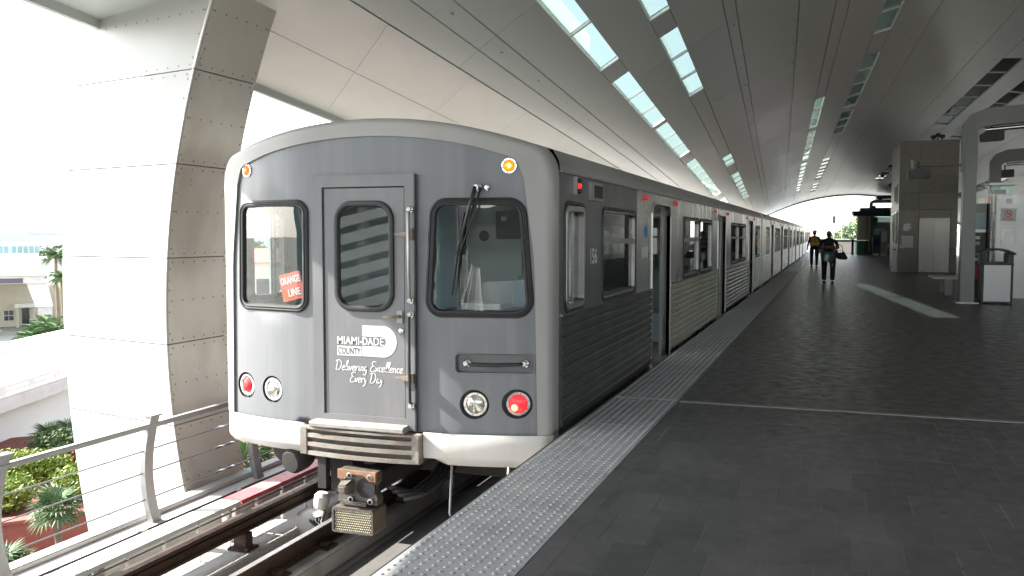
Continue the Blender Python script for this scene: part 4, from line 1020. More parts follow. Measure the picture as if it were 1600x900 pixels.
# horn, steps, stirrup
h = MB(); h.lathe((-.78, .12, -.42), (-.15, -1, -.12), [(.10, -.16), (.115, -.10), (.115, .02), (.09, .06), (0, .065)], 20); h.lathe((-1.0, .28, -.38), (-.1, -1, -.1), [(.09, -.1), (.10, .02), (.07, .05), (0, .055)], 16); h.build('air_horn', 'underframe', lead, smooth=True)
h = MB(); h.tube([(.74, .1, -.3), (.735, .06, -.72), (.76, .05, -.76), (1.2, .05, -.76), (1.23, .06, -.72), (1.235, .1, -.3)], .013, 8); h.build('step_stirrup', 'dull_metal', lead, smooth='all')
h = MB(); h.box(-.5, -.42, .05, .12, -.62, -.3); h.box(-.52, -.3, .3, .5, -.7, -.3); h.build('trip_bracket', 'underframe', lead)
# cab side equipment (platform side)
sb = MB(); sb.box(HW, HW + .035, .80, .94, 1.90, 2.055); sbo = sb.build('signal_cluster', 'dull_metal', lead, bevel=.006)
for z, mm in ((2.025, 'black'), (1.977, 'red_lit'), (1.93, 'black')):
    h = MB(); h.lathe((HW + .035, .87, z), (1, 0, 0), [(.022, 0), (.022, .012), (.012, .022), (0, .024)], 14); h.build('lamp', mm, sbo, smooth=True)
sb = MB(); sb.box(HW, HW + .02, 1.34, 1.80, 1.875, 2.04); so_ = sb.build('destination_box', 'dull_metal', lead, bevel=.005)
sb = MB(); sb.box(HW + .02, HW + .0235, 1.47, 1.77, 1.90, 2.015); sb.build('display', 'black', so_)
nm = MB(); sm_ = lambda u, v, d: (HW + d, u, v); text(nm, '156', 1.385, 1.63, 1.29, 1.44, sm_, .004, .03); nm.build('car_number', 'decal_white', lead)
nm = MB(); text(nm, '156', 1.38, 1.635, 1.283, 1.447, sm_, .002, .06); nm.build('car_number_outline', 'black', lead)
nm = MB(); nm.add([sm_(3.98 + .11 * math.cos(t), 1.60 + .07 * math.sin(t), .003) for t in [i * math.pi / 10 for i in range(20)]], [tuple(range(20))]); nm.build('blue_emblem', 'decal_blue', lead)
nm = MB(); nm.add([sm_(a, c, .003) for a, c in ((3.70, 1.30), (4.12, 1.30), (4.12, 1.42), (3.70, 1.42))], [(0, 1, 2, 3)]); nm.build('notice_sticker', 'cab_pale', lead)
sb = MB(); sb.box(HW, HW + .02, 10.35, 10.72, 1.83, 1.99); so_ = sb.build('destination_box', 'dull_metal', lead, bevel=.005)
sb = MB(); sb.box(HW + .02, HW + .0235, 10.40, 10.67, 1.86, 1.97); sb.build('display', 'paper', so_)
# cab interior
h = MB(); h.box(-1.5, 1.5, 2.0, 2.05, -.1, 2.1); h.build('cab_bulkhead', 'cab_wall', lead)
h = MB(); h.box(.12, .70, 1.975, 1.998, .98, 1.41); h.build('bulkhead_panel', 'cab_pale', lead, bevel=.005)
h = MB(); h.box(.12, .70, 1.98, 1.998, 1.45, 1.66); h.build('bulkhead_panel', 'cab_pale', lead, bevel=.005)
h = MB(); h.lathe((.29, 1.98, 1.55), (0, -1, 0), [(.055, 0), (.055, .004), (0, .004)], 20); h.build('loudspeaker', 'cab_dark', lead)
h = MB(); h.box(.46, .74, 1.86, 1.975, 1.52, 1.80); ru = h.build('radio_unit', 'cab_dark', lead, bevel=.01)
h = MB(); h.box(.52, .58, 1.852, 1.859, 1.70, 1.75); h.build('display', 'paper', ru)
h = MB(); h.box(.03, .09, 1.9, 1.99, .2, 2.0); h.build('bulkhead_frame', 'cab_dark', lead)
h = MB(); h.box(-.62, .02, 1.985, 1.998, -.05, 1.95); h.build('bulkhead_door', 'cab_blue', lead)
h = MB(); h.box(.50, 1.48, .42, .85, .55, .93); h.build('console', 'cab_dark', lead, bevel=.03)
h = MB(); h.box(.70, 1.05, .40, .70, .93, .985); h.build('console_papers', 'paper', lead, bevel=.004)
h = MB(); h.box(.85, 1.35, 1.25, 1.36, .5, 1.18); h.box(.85, 1.35, .95, 1.4, .42, .52); h.build('driver_seat', 'cab_blue', lead, bevel=.04)
h = MB(); h.box(-1.5, -.45, .42, .7, -.1, .90); h.build('console', 'cab_blue', lead, bevel=.03)
# middle and rear cars
car = thing('metro_car', 'second stainless metro car coupled behind the leading car', 'metro car', (TX, TY + PITCH, -1.12), group='cars of the metro train', off=(0, 0, -1.12))
car_sides(car, False)
h = MB(); h.box(-.5, .5, -.4, 0, -.05, 2.0); h.build('gangway', 'rubber', car)
for k, lb_ in ((2, 'third metro car along the platform, beyond the walking people'), (3, 'last and farthest metro car at the bright end of the platform')):
    c = copy_tree(car); c.location = (TX, TY + PITCH * k, -1.12); c['label'] = lb_
# placard in the windscreen
pl = thing('line_placard', 'tilted orange placard lettered ORANGE LINE inside the left windscreen', 'placard', (TX - .73, TY + .11, .98))
def pm_(u, v, d): 
    ca, sa = math.cos(R(13)), math.sin(R(13)); x = u * ca - v * sa; z = u * sa + v * ca
    X = TX - .735 + x; return (X, TY + plan(X - TX) + .034 - d, 1.117 + z)
b = MB(); b.prism(rrect(-.115, .115, -.118, .118, .012, 3), pm_, -.004, 0); b.build('card', 'orange_sign', pl)
b = MB(); text(b, 'ORANGE', -.105, .105, .025, .09, pm_, .002, .03); text(b, 'LINE', -.045, .085, -.085, -.02, pm_, .002, .03); b.build('lettering', 'decal_white', pl)

# ------------------------------------------------------------------ platform furniture
sh = thing('elevator_shaft', 'tall stone-clad elevator shaft with stainless doors on the platform', 'elevator shaft', (3.7, 43, 0))
SX0, SX1, SY0, SY1, SH = 2.62, 4.86, 41.0, 46.4, 5.38
b = MB(); b.box(SX0 + .03, SX1 - .03, SY0 + .03, SY1 - .03, 0, SH - .02); b.build('core', 'alu_dark', sh)
def slab(x0, x1, y0, y1, z0, z1): b = MB(); b.box(x0, x1, y0, y1, z0, z1); b.build('stone_panel', 'granite', sh, bevel=.004)
zr = [0.0, 1.0, 1.75, 2.62, 3.32, 4.0, 4.7, SH]
for k in range(len(zr) - 1):
    for x0, x1 in ((SX0, 3.40), (3.40, SX1)):
        if x0 > 3.3 and zr[k + 1] < 2.7:
            slab(4.60 + .006, x1, SY0, SY0 + .029, zr[k] + .006, zr[k + 1] - .006); continue
        slab(x0 + .006, x1 - .006, SY0, SY0 + .029, zr[k] + .006, zr[k + 1] - .006)
    for j in range(3):
        y0 = SY0 + .03 + (SY1 - SY0 - .03) * j / 3; y1 = SY0 + .03 + (SY1 - SY0 - .03) * (j + 1) / 3
        slab(SX0, SX0 + .029, y0 + .006, y1 - .006, zr[k] + .006, zr[k + 1] - .006)
b = MB(); b.box(SX0 - .02, SX1 + .02, SY0 - .02, SY1 + .02, SH - .001, SH + .09); b.build('coping', 'granite', sh, bevel=.01)
for x0, x1 in ((3.42, 4.0), (4.005, 4.58)):
    b = MB(); b.box(x0, x1, SY0 - .005, SY0 + .025, .01, 2.26); b.build('door', 'ss_door', sh, bevel=.004)
b = MB(); b.box(3.41, 4.59, SY0 - .012, SY0 + .02, 2.27, 2.60); b.build('door_header', 'granite', sh)
b = MB(); b.box(2.72, 3.22, SY0 - .03, SY0 - .001, 1.0, 1.53); fr_ = b.build('notice_frame', 'cab_steel', sh, bevel=.006)
b = MB(); b.box(2.75, 3.19, SY0 - .034, SY0 - .0305, 1.03, 1.50); b.build('notice', 'paper', fr_)
b = MB(); b.box(2.80, 3.10, SY0 - .012, SY0 - .001, 1.72, 2.05); pq = b.build('plaque', 'dull_metal', sh)
for k in range(4):
    b = MB(); b.box(2.83, 3.07 - .05 * (k % 2), SY0 - .016, SY0 - .0125, 1.99 - k * .07, 2.015 - k * .07); b.build('text_line', 'paper', pq)
b = MB(); b.box(2.66, 2.72, SY0 - .05, SY0 - .001, 1.02, 1.16); b.build('call_button', 'dull_metal', sh, bevel=.006)
b = MB(); b.box(SX0 - .035, SX0 - .001, 41.9, 43.6, 2.9, 3.75); wdw = b.build('vent_window', 'dull_metal', sh, bevel=.01)
b = MB(); b.box(SX0 - .04, SX0 - .0355, 42.0, 43.5, 3.0, 3.65); b.build('louvre', 'cab_dark', wdw)
for k, (y0, y1, z0, z1) in enumerate([(41.6, 42.9, 1.15, 2.55), (43.2, 44.6, 1.2, 2.5)]):
    b = MB(); b.box(SX0 - .05, SX0 - .001, y0, y1, z0, z1); mf = b.build('map_case', 'cab_steel', sh, bevel=.008)
    b = MB(); b.box(SX0 - .054, SX0 - .0505, y0 + .06, y1 - .06, z0 + .06, z1 - .06); b.build('map', 'paper', mf)
for i, (x, z) in enumerate(((3.9, 5.62), (4.08, 5.70), (4.25, 5.64))):
    cmr = thing('floodlight', ['left one of three small black floodlights on top of the elevator shaft', 'middle one of three small black floodlights on top of the elevator shaft', 'right one of three small black floodlights on top of the elevator shaft'][i], 'floodlight', (x, 41.4, 5.47), group='floodlights on the shaft')
    b = MB(); b.box(x - .09, x + .09, 41.28, 41.5, z - .07, z + .08); b.build('housing', 'plastic_black', cmr, bevel=.02)
    b = MB(); b.cyl((x, 41.42, 5.47), (x, 41.42, z), .025, n=8); b.build('stem', 'plastic_black', cmr)
bo = thing('fare_pillar', 'short stainless pillar at the foot of the elevator shaft', 'pillar', (2.5, 41.3, 0))
b = MB(); b.box(2.42, 2.58, 41.1, 41.45, 0, .92); b.build('body', 'cab_steel', bo, bevel=.02)
b = MB(); b.box(2.44, 2.56, 41.09, 41.44, .92, .97); b.build('cap', 'plastic_black', bo, bevel=.01)

def gantry(x, y, sc, label, arms):
    gp_ = thing('steel_post', label, 'post', (x, y, 0), group='steel posts with bent arms')
    def P(u, v, w_): return (x + u * sc, y + v * sc, w_ * sc)
    b = MB(); b.hexa([P(-.15, 0, 0), P(.15, 0, 0), P(.15, .42, 0), P(-.15, .42, 0)], [P(-.125, 0, 3.34), P(.125, 0, 3.34), P(.125, .40, 3.34), P(-.125, .40, 3.34)]); b.build('jacket', 'post_steel', gp_, bevel=.012)
    b = MB()
    sec = [((-.17, 3.0), (.14, 3.0)), ((-.17, 4.05), (.14, 3.9)), ((.0, 4.28), (.24, 3.99)), ((.3, 4.40), (.42, 4.02)), ((3.6, 4.62), (3.6, 4.24))]
    pts = [[P(a[0], .05, a[1]), P(c[0], .05, c[1]), P(c[0], .36, c[1]), P(a[0], .36, a[1])] for a, c in sec]
    for i in range(len(pts) - 1): b.hexa(pts[i], pts[i + 1])
    b.build('arm', 'post_steel', gp_)
    b = MB(); b.cyl(P(.3, .2, 3.93), P(3.5, .2, 4.14), .05 * sc, n=14); b.build('conduit', 'chrome', gp_, smooth=True)
    b = MB(); b.box(x - .24 * sc, x + .24 * sc, y - .08, y + .5 * sc, .002, .03); b.build('base_plate', 'dull_metal', gp_, bevel=.006)
    return gp_
p1_ = gantry(2.92, 22.64, 1.0, 'nearest tall steel post with arm bent to the right, beside the litter bin', 1)
p2_ = gantry(4.75, 31.2, .95, 'farther steel post with bent arm, behind the stainless cabinet', 1)
b = MB(); b.cyl((1.75, 22.85, 3.15), (2.78, 22.85, 3.15), .022, n=8); b.build('side_conduit', 'dull_metal', p1_, smooth=True)
b = MB(); b.box(1.70, 1.76, 22.8, 22.9, 3.08, 3.30); b.build('conduit_box', 'post_steel', p1_)
def speaker(x, y, z, label):
    sp_ = thing('loudspeaker', label, 'loudspeaker', (x, y, z), group='black loudspeakers under the arms')
    b = MB(); b.prism([(-.22, -.14), (-.24, .02), (-.12, .10), (.24, .12), (.24, -.12)], lambda u, v, d: (x + u, y + d, z + v), -.13, .13); b.build('housing', 'plastic_black', sp_, bevel=.01)
    b = MB(); b.cyl((x, y, z + .1), (x, y, z + .26), .022, n=8); b.build('bracket', 'plastic_black', sp_)
speaker(3.35, 22.84, 3.80, 'large black loudspeaker hanging under the bent arm of the near post')
speaker(1.86, 22.85, 2.99, 'small black loudspeaker hung left of the near post in front of the shaft')
speaker(5.0, 31.4, 3.46, 'black loudspeaker under the arm of the farther post')
# litter bin
lb = thing('litter_bin', 'black litter bin with stainless panels and arched black hood', 'litter bin', (3.55, 22.9, 0))
BX0, BX1, BY0, BY1 = 3.20, 3.84, 22.62, 23.2
for x in (BX0, BX1 - .05):
    for y in (BY0, BY1 - .05):
        b = MB(); b.box(x, x + .05, y, y + .05, 0, .92); b.build('corner_post', 'plastic_black', lb, bevel=.008)
b = MB(); b.box(BX0 + .05, BX1 - .05, BY0 + .01, BY0 + .03, .06, .88); b.build('front_panel', 'cab_steel', lb, bevel=.003)
b = MB(); b.box(BX0 + .01, BX0 + .03, BY0 + .05, BY1 - .05, .06, .88); b.box(BX1 - .03, BX1 - .01, BY0 + .05, BY1 - .05, .06, .88); b.box(BX0 + .05, BX1 - .05, BY1 - .03, BY1 - .01, .06, .88); b.build('side_panel', 'plastic_black', lb)
b = MB(); b.box(BX0 - .01, BX1 + .01, BY0 - .01, BY1 + .01, .88, .95); b.build('rim', 'plastic_black', lb, bevel=.015)
b = MB(); b.box(BX0 + .04, BX1 - .04, BY0 + .02, BY1 - .02, .02, .06); b.build('base', 'plastic_black', lb)
n = 12; hood = MB(); rws = []
for i in range(n + 1):
    t = i / n; x = BX0 - .04 + (BX1 - BX0 + .08) * t; z = 1.10 + .11 * math.sin(math.pi * (.1 + .8 * t)) - .03 * (2 * t - 1) ** 2
    rws.append([(x, BY0 - .03, z), (x, BY1 + .03, z), (x, BY1 + .03, z + .05), (x, BY0 - .03, z + .05), (x, BY0 - .03, z)])
hood.sheet(rws); hood.add(rws[0][:4], [(0, 1, 2, 3)]); hood.add(rws[-1][:4], [(0, 1, 2, 3)]); hood.build('hood', 'plastic_black', lb, smooth=True)
for x in (BX0 + .0, BX1 - .12):
    b = MB(); b.box(x, x + .12, BY0 + .01, BY1 - .01, .95, 1.15); b.build('hood_leg', 'plastic_black', lb, bevel=.01)
# stainless equipment cabinet
ec = thing('equipment_cabinet', 'big stainless cabinet with no smoking notice behind the litter bin', 'cabinet', (4.4, 25.6, 0))
b = MB(); b.prism(rpoly([(3.68, 24.88), (6.1, 24.88), (6.1, 27.0), (3.68, 27.0)], .14, 6), lambda u, v, d: (u, v, d), .0, 2.53); b.build('body', 'cab_steel', ec, smooth=True)
b = MB(); b.box(3.93, 4.26, 24.862, 24.879, 1.10, 1.70); hd = b.build('hatch', 'ss_door', ec, bevel=.004)
b = MB(); b.box(3.99, 4.20, 24.855, 24.861, 1.15, 1.65); b.build('hatch_panel', 'cab_steel', hd)
b = MB(); b.box(3.90, 4.24, 24.872, 24.8795, 1.90, 2.21); sg = b.build('notice', 'decal_white', ec)
b = MB(); b.add([(4.07 + r_ * math.cos(t), 24.8705, 2.085 + r_ * math.sin(t)) for r_ in (.085, .067) for t in [i * math.pi / 12 for i in range(24)]], [(i, (i + 1) % 24, 24 + (i + 1) % 24, 24 + i) for i in range(24)])
b.beam((4.02, 24.8700, 2.135), (4.12, 24.8700, 2.035), .001, .016, (0, 1, 0)); b.add([(4.01, 24.870, 2.129), (4.022, 24.870, 2.141), (4.13, 24.870, 2.041), (4.118, 24.870, 2.029)], [(0, 1, 2, 3)])
for z in (1.935, 1.965): b.add([(3.95, 24.8705, z), (4.19, 24.8705, z), (4.19, 24.8705, z + .014), (3.95, 24.8705, z + .014)], [(0, 1, 2, 3)])
b.build('symbol', 'sign_red', sg)
b = MB(); b.box(4.03, 4.12, 24.868, 24.8695, 2.075, 2.092); b.build('cigarette', 'black', sg)
b = MB(); b.box(4.02, 4.15, 24.862, 24.879, 2.33, 2.45); b.build('vent', 'dull_metal', ec)
tb = thing('dome_unit', 'small glass-sided box with flat lid on top of the stainless cabinet', 'box', (3.95, 25.6, 2.53))
b = MB(); b.box(3.72, 4.25, 25.3, 25.9, 2.531, 2.58); b.build('base', 'cab_steel', tb)
b = MB(); b.box(3.75, 4.22, 25.33, 25.87, 2.581, 2.80); b.build('glass', 'clear_teal', tb)
b = MB(); b.box(3.68, 4.30, 25.25, 25.95, 2.80, 2.86); b.build('lid', 'cab_steel', tb, bevel=.015)
b = MB(); b.box(3.85, 4.1, 25.5, 25.7, 2.582, 2.70); b.build('fitting', 'plastic_black', tb)
# ticket machine between post and cabinet
tkm = thing('ticket_machine', 'dark ticket machine with teal glass top between near post and stainless cabinet', 'ticket machine', (3.5, 25.5, 0))
b = MB(); b.box(3.34, 3.66, 25.3, 26.3, 0, 1.62); b.build('body', 'plastic_black', tkm, bevel=.01)
b = MB(); b.box(3.36, 3.64, 25.29, 25.299, 1.72, 2.12); b.build('display', 'window_teal', tkm)
b = MB(); b.box(3.34, 3.66, 25.3, 26.3, 1.62, 1.70); b.build('shelf', 'cab_steel', tkm, bevel=.01)
b = MB(); b.box(3.34, 3.66, 25.3, 26.3, 1.701, 2.35); b.build('hood', 'post_steel', tkm, bevel=.01)
for k, z in enumerate((1.50, 1.36, .95)):
    b = MB(); b.box(3.38, 3.52, 25.288, 25.299, z - .05, z + .03); b.build('label_plate', 'paper' if k != 1 else 'window_teal', tkm)
b = MB(); b.box(3.38, 3.6, 25.287, 25.299, .45, .8); b.build('tray', 'sign_red', tkm)
b = MB(); b.box(3.30, 3.44, 25.7, 25.9, 2.35, 2.72); b.build('beacon', 'amber_dim', tkm, bevel=.02)
# bench
bn = thing('bench', 'low pale bench just left of the near steel post', 'bench', (2.85, 25.6, 0))
b = MB(); b.box(2.5, 3.25, 25.4, 26.9, .42, .47); b.build('seat', 'white_cover', bn, bevel=.01)
for y in (25.5, 26.6):
    b = MB(); b.box(2.78, 2.95, y, y + .2, 0, .42); b.build('leg', 'cab_steel', bn, bevel=.01)
# concourse wall on the far side of the platform
cw = thing('concourse_wall', 'long low metal wall along the right side of the station', 'wall', (12, 30, 0))
b = MB(); b.box(12.45, 12.7, -14, 84, GZ, 2.04); b.build('core', 'alu_dark', cw)
pmw = MB(); pmw.box(-.03, 0, .01, 2.99, 0, 1.98); pmw = pmw.mesh('panel', 'post_steel', (0, 0, 0), bevel=.004)
for k in range(32):
    for j in range(1): share(pmw, 'panel', cw, (.449, -14 + k * 3 - 30, j * 2.0))
# far end of the platform
pw = thing('end_parapet', 'grey parapet wall across the far end of the platform', 'wall', (2, 84, 0))
b = MB(); b.box(-1.2, 9.0, 84, 84.25, 0, 1.12); b.build('wall', 'grey_wall', pw)
b = MB(); b.box(-1.25, 9.05, 83.95, 84.3, 1.12, 1.22); b.build('coping', 'white_paint', pw)
es = thing('escalator_shelter', 'far shelter with dark purple flat roofs, round column and teal glass', 'shelter', (3.2, 77, 0))
b = MB(); b.hexa([(1.6, 75.4, 3.05), (6.5, 75.4, 3.05), (6.5, 80, 3.05), (1.6, 80, 3.05)], [(1.45, 75.2, 3.42), (6.6, 75.2, 3.42), (6.6, 80.2, 3.42), (1.45, 80.2, 3.42)]); b.build('roof', 'purple_roof', es)
b = MB(); b.box(2.05, 6.6, 75.6, 80, 3.43, 3.68); b.build('upper_roof', 'purple_roof', es)
b = MB(); b.box(3.28, 6.6, 77, 80, 4.42, 4.70); b.build('high_roof', 'purple_roof', es)
b = MB(); b.cyl((2.5, 77.2, 0), (2.5, 77.2, 3.05), .62, n=24); b.build('round_column', 'stucco', es, smooth=True)
b = MB(); b.box(2.6, 6.0, 77.5, 77.6, .02, 3.05); b.build('back_glass', 'clear_teal', es)
b = MB(); b.box(2.9, 6.3, 78.5, 79.0, .0, 3.0); b.build('rear_wall', 'granite', es)
for x0, x1 in ((1.75, 2.35), (2.4, 2.72)):
    b = MB(); b.box(x0, x1, 75.95, 75.97, .08, 1.1); b.build('balustrade_glass', 'clear_teal', es)
b = MB(); b.box(1.70, 2.75, 75.93, 75.99, 1.1, 1.15); b.build('handrail', 'chrome', es)
b = MB(); b.tube([(2.84, 75.9, 0), (2.84, 75.9, 3.9), (2.88, 75.9, 4.08), (3.02, 75.9, 4.17), (4.3, 75.9, 4.17)], .14, 12); b.build('bent_pole', 'grey_wall', es, smooth='all')
for x in (3.5, 3.05):
    b = MB(); b.lathe((x, 75.9, 4.3 if x > 3.3 else 3.69), (0, 0, 1), [(.17, 0), (.15, .1), (.08, .16), (0, .17)], 12); b.build('dome', 'plastic_black', es, smooth=True)
b = MB(); b.box(3.1, 3.9, 75.5, 75.6, 1.55, 2.05); b.build('screen', 'window_teal', es)
for i, (x, h_, m_) in enumerate(((3.2, 1.35, 'plastic_black'), (3.75, 1.9, 'granite'))):
    vm = thing('vending_unit', ['dark blue vending unit under the far purple-roofed shelter', 'brown upright cabinet right of the blue vending unit at the far shelter'][i], 'cabinet', (x, 74.5, 0))
    b = MB(); b.box(x - .24, x + .24, 74.2, 74.8, .12, h_); b.build('body', m_, vm, bevel=.03)
    b = MB(); b.box(x - .2, x + .2, 74.19, 74.199, h_ * .55, h_ - .08); b.build('front', 'blue_cloth' if i == 0 else 'paper', vm)
    b = MB(); b.box(x - .2, x + .2, 74.25, 74.75, 0, .12); b.build('base', 'cab_steel', vm)
bl = thing('gate_post', 'dark short gate post left of the far teal glass', 'post', (1.55, 75, 0))
b = MB(); b.box(1.45, 1.62, 74.9, 75.3, 0, 1.2); b.build('body', 'plastic_black', bl, bevel=.02)
b = MB(); b.box(1.30, 1.66, 74.88, 75.32, 1.2, 1.26); b.build('cap', 'cab_steel', bl, bevel=.01)

# ------------------------------------------------------------------ people
def skin_body(name, edges, pos, rad, parent, m, sub=2, root=None):
    names = list(pos); idx = {n_: i for i, n_ in enumerate(names)}; off = root_off(parent)
    me = bpy.data.meshes.new(name); me.from_pydata([tuple(Vector(pos[n_]) - off) for n_ in names], [(idx[a], idx[c]) for a, c in edges], [])
    o = bpy.data.objects.new(name, me); COL.objects.link(o); o.parent = parent
    md = o.modifiers.new('skin', 'SKIN'); md.use_smooth_shade = True
    sv = me.skin_vertices[0].data
    for n_ in names:
        r_ = rad[n_]; sv[idx[n_]].radius = r_ if isinstance(r_, tuple) else (r_, r_); sv[idx[n_]].use_root = (n_ == (root or names[0]))
    s_ = o.modifiers.new('sub', 'SUBSURF'); s_.levels = sub; s_.render_levels = sub
    bpy.context.view_layer.update()
    ev = o.evaluated_get(bpy.context.evaluated_depsgraph_get()); nm_ = bpy.data.meshes.new_from_object(ev)
    o.modifiers.clear(); o.data = nm_; nm_.name = name; nm_.materials.clear(); nm_.materials.append(MATS[m])
    nm_.polygons.foreach_set('use_smooth', [True] * len(nm_.polygons)); return o
def hand(parent, wrist, dirv, palmn, side_, m):
    d = Vector(dirv).normalized(); nrm = Vector(palmn).normalized(); s = d.cross(nrm).normalized() * side_; w_ = Vector(wrist)
    pos = {'w': w_, 'p': w_ + d * .05, 'k': w_ + d * .085}; rad = {'w': (.026, .022), 'p': (.036, .018), 'k': (.036, .015)}; ed = [('w', 'p'), ('p', 'k')]
    for i, (off_, L_) in enumerate(((-.027, .072), (-.009, .082), (.009, .078), (.027, .06))):
        a = w_ + d * .085 + s * off_; pos[f'f{i}0'] = a; pos[f'f{i}1'] = a + d * L_ * .5 - nrm * .008; pos[f'f{i}2'] = a + d * L_ * .85 - nrm * .03
        rad[f'f{i}0'] = .009; rad[f'f{i}1'] = .0085; rad[f'f{i}2'] = .007; ed += [('k', f'f{i}0'), (f'f{i}0', f'f{i}1'), (f'f{i}1', f'f{i}2')]
    a = w_ + d * .03 - s * .034; pos['t0'] = a; pos['t1'] = a + d * .035 - s * .02; pos['t2'] = a + d * .06 - s * .02 - nrm * .015; rad['t0'] = .011; rad['t1'] = .010; rad['t2'] = .008; ed += [('p', 't0'), ('t0', 't1'), ('t1', 't2')]
    return skin_body('hand', ed, pos, rad, parent, m, 1)
def person(label, loc, rz, H_, P, mats, stride):
    pr_ = thing('person', label, 'person', loc, off=(0, 0, 0)); pr_.rotation_euler = (0, 0, rz)
    k = H_ / 1.70; V = lambda x, y, z: Vector((x, y, z)) * k
    wd = P.get('wide', 1.0)
    hipl, hipr = V(-.10 * wd, 0, .92), V(.10 * wd, 0, .92)
    s = stride
    kl, kr = V(-.105 * wd, .05 + .5 * s, .50), V(.105 * wd, .04 - .35 * s, .49)
    al, ar = V(-.10 * wd, .0 + .75 * s, .06), V(.10 * wd, .05 - .95 * s, .06)
    # trousers / legs, one continuous lower body with shoes as children
    pos = {'pel': V(0, 0, .98), 'hl': hipl, 'hr': hipr, 'kl': kl, 'kr': kr, 'al': al + V(0, 0, .02), 'ar': ar + V(0, 0, .02), 'tl': hipl.lerp(kl, .4), 'tr': hipr.lerp(kr, .4), 'cl': kl.lerp(al, .35), 'cr': kr.lerp(ar, .35),
           'wa': V(0, 0, 1.10), 'ch': V(0, .0, 1.27), 'sh': V(0, .0, 1.40), 'sl': V(-.165 * wd, 0, 1.375), 'sr': V(.165 * wd, 0, 1.375), 'ne': V(0, .01, 1.47),
           'el': P['el'] * k, 'er': P['er'] * k, 'wl': P['wl'] * k, 'wr': P['wr'] * k}
    rad = {'pel': (.155 * wd * k, .12 * wd * k), 'hl': .095 * wd * k, 'hr': .095 * wd * k, 'tl': .098 * wd * k, 'tr': .098 * wd * k, 'kl': .075 * wd * k, 'kr': .075 * wd * k, 'cl': .070 * wd * k, 'cr': .070 * wd * k, 'al': .062 * wd * k, 'ar': .062 * wd * k,
           'wa': (.145 * wd * k, .115 * wd * k), 'ch': (.165 * wd * k, .12 * wd * k), 'sh': (.14 * k, .09 * k), 'sl': .066 * k, 'sr': .066 * k, 'ne': .058 * k, 'el': .046 * k, 'er': .046 * k, 'wl': .030 * k, 'wr': .030 * k}
    ed = [('pel', 'hl'), ('pel', 'hr'), ('hl', 'tl'), ('tl', 'kl'), ('kl', 'cl'), ('cl', 'al'), ('hr', 'tr'), ('tr', 'kr'), ('kr', 'cr'), ('cr', 'ar'), ('pel', 'wa'), ('wa', 'ch'), ('ch', 'sh'), ('sh', 'sl'), ('sh', 'sr'), ('sh', 'ne'), ('sl', 'el'), ('el', 'wl'), ('sr', 'er'), ('er', 'wr')]
    body = skin_body('body', ed, pos, rad, pr_, mats['body'])
    # head with face
    hc = V(0, .02, 1.585); hd_ = MB(); hd_.ball(hc, .075 * k, .092 * k, .112 * k, 16, 12)
    hd_.cyl(V(0, .0, 1.45), V(0, .015, 1.54), .052 * k, .05 * k, 12)
    hd_.hexa([V(-.014, .105, 1.565), V(.014, .105, 1.565), V(.016, .10, 1.555), V(-.016, .10, 1.555)], [V(-.012, .13, 1.562), V(.012, .13, 1.562), V(.008, .112, 1.61), V(-.008, .112, 1.61)])
    for sx in (-1, 1): hd_.ball(V(.076 * sx, .015, 1.585), .012 * k, .022 * k, .033 * k, 8, 6)
    ho = hd_.build('head', mats['skin'], pr_, smooth='all')
    for sx in (-1, 1):
        e_ = MB(); e_.ball(V(.03 * sx, .100, 1.60), .013 * k, .008 * k, .008 * k, 8, 6); e_.build('eye', 'black', ho, smooth='all')
    e_ = MB(); e_.ball(V(0, .106, 1.530), .026 * k, .008 * k, .006 * k, 8, 6); e_.build('mouth', 'sign_red' if False else 'hair', ho, smooth='all')
    hr_ = MB(); hr_.ball(V(0, .002, 1.615), .082 * k, .095 * k, .098 * k, 14, 10)
    hro = hr_.build('hair', mats['hair'], ho, smooth='all')
    for w_, e_, sd_ in ((pos['wl'], pos['el'], 1), (pos['wr'], pos['er'], -1)):
        hand(pr_, w_, (w_ - e_), (0, 0, 1) if abs((w_ - e_).normalized().z) < .8 else (1 * sd_, 0, 0), sd_, mats['skin'])
        fa = MB(); fa.tube([e_.lerp(w_, .12), e_.lerp(w_, .5), w_ + (w_ - e_).normalized() * .02], [.047 * k, .043 * k, .032 * k], 10)
        if mats.get('bare'): fa.build('forearm', mats['skin'], pr_, smooth='all')
    for a_ in (al, ar):
        sh_ = MB(); z0 = .0; sh_.prism(rpoly([(-.045, -.09), (.045, -.09), (.05, .06), (.035, .18), (-.035, .18), (-.05, .06)], .03, 4), lambda u, v, d: (a_.x + u * k, a_.y + v * k, d * k), .0, .075); sh_.build('shoe', 'plastic_black', pr_, bevel=.012)
    return pr_, pos, k, V
# woman walking towards the camera (local +y is where she faces)
w1, pos, k, V = person('person in black walking towards the camera, arms folded, dark bag at the elbow', (-.09, 30.75, 0), math.pi + .05, 1.68,
    dict(wide=1.22, el=Vector((-.30, .06, 1.14)), er=Vector((.30, .06, 1.14)), wl=Vector((.08, .27, 1.17)), wr=Vector((-.10, .29, 1.20))), dict(body='cloth_black', skin='skin', hair='hair', bare=True), .16)
tsh = MB()
for i in range(2):
    pass
rw = []
for z, rx, ry in ((1.04, .23, .19), (.98, .245, .20), (.90, .25, .205), (.80, .24, .20), (.70, .215, .18)):
    rw.append([V(rx * math.cos(t), ry * math.sin(t) + .01, z + .02 * math.sin(3 * t)) for t in [i * 2 * math.pi / 20 for i in range(21)]])
tsh.sheet(rw); tsh.build('hip_light_patch', 'light_patch_teal', w1, smooth='all', label='grey-teal sleeve round the hips standing in for sunlight patches')  # sunlight patches on the figure, put in as a teal sleeve
bgb = thing('shoulder_bag', 'black shoulder bag hanging from the arm of the walking person in black', 'bag', (.33, 30.62, .82))
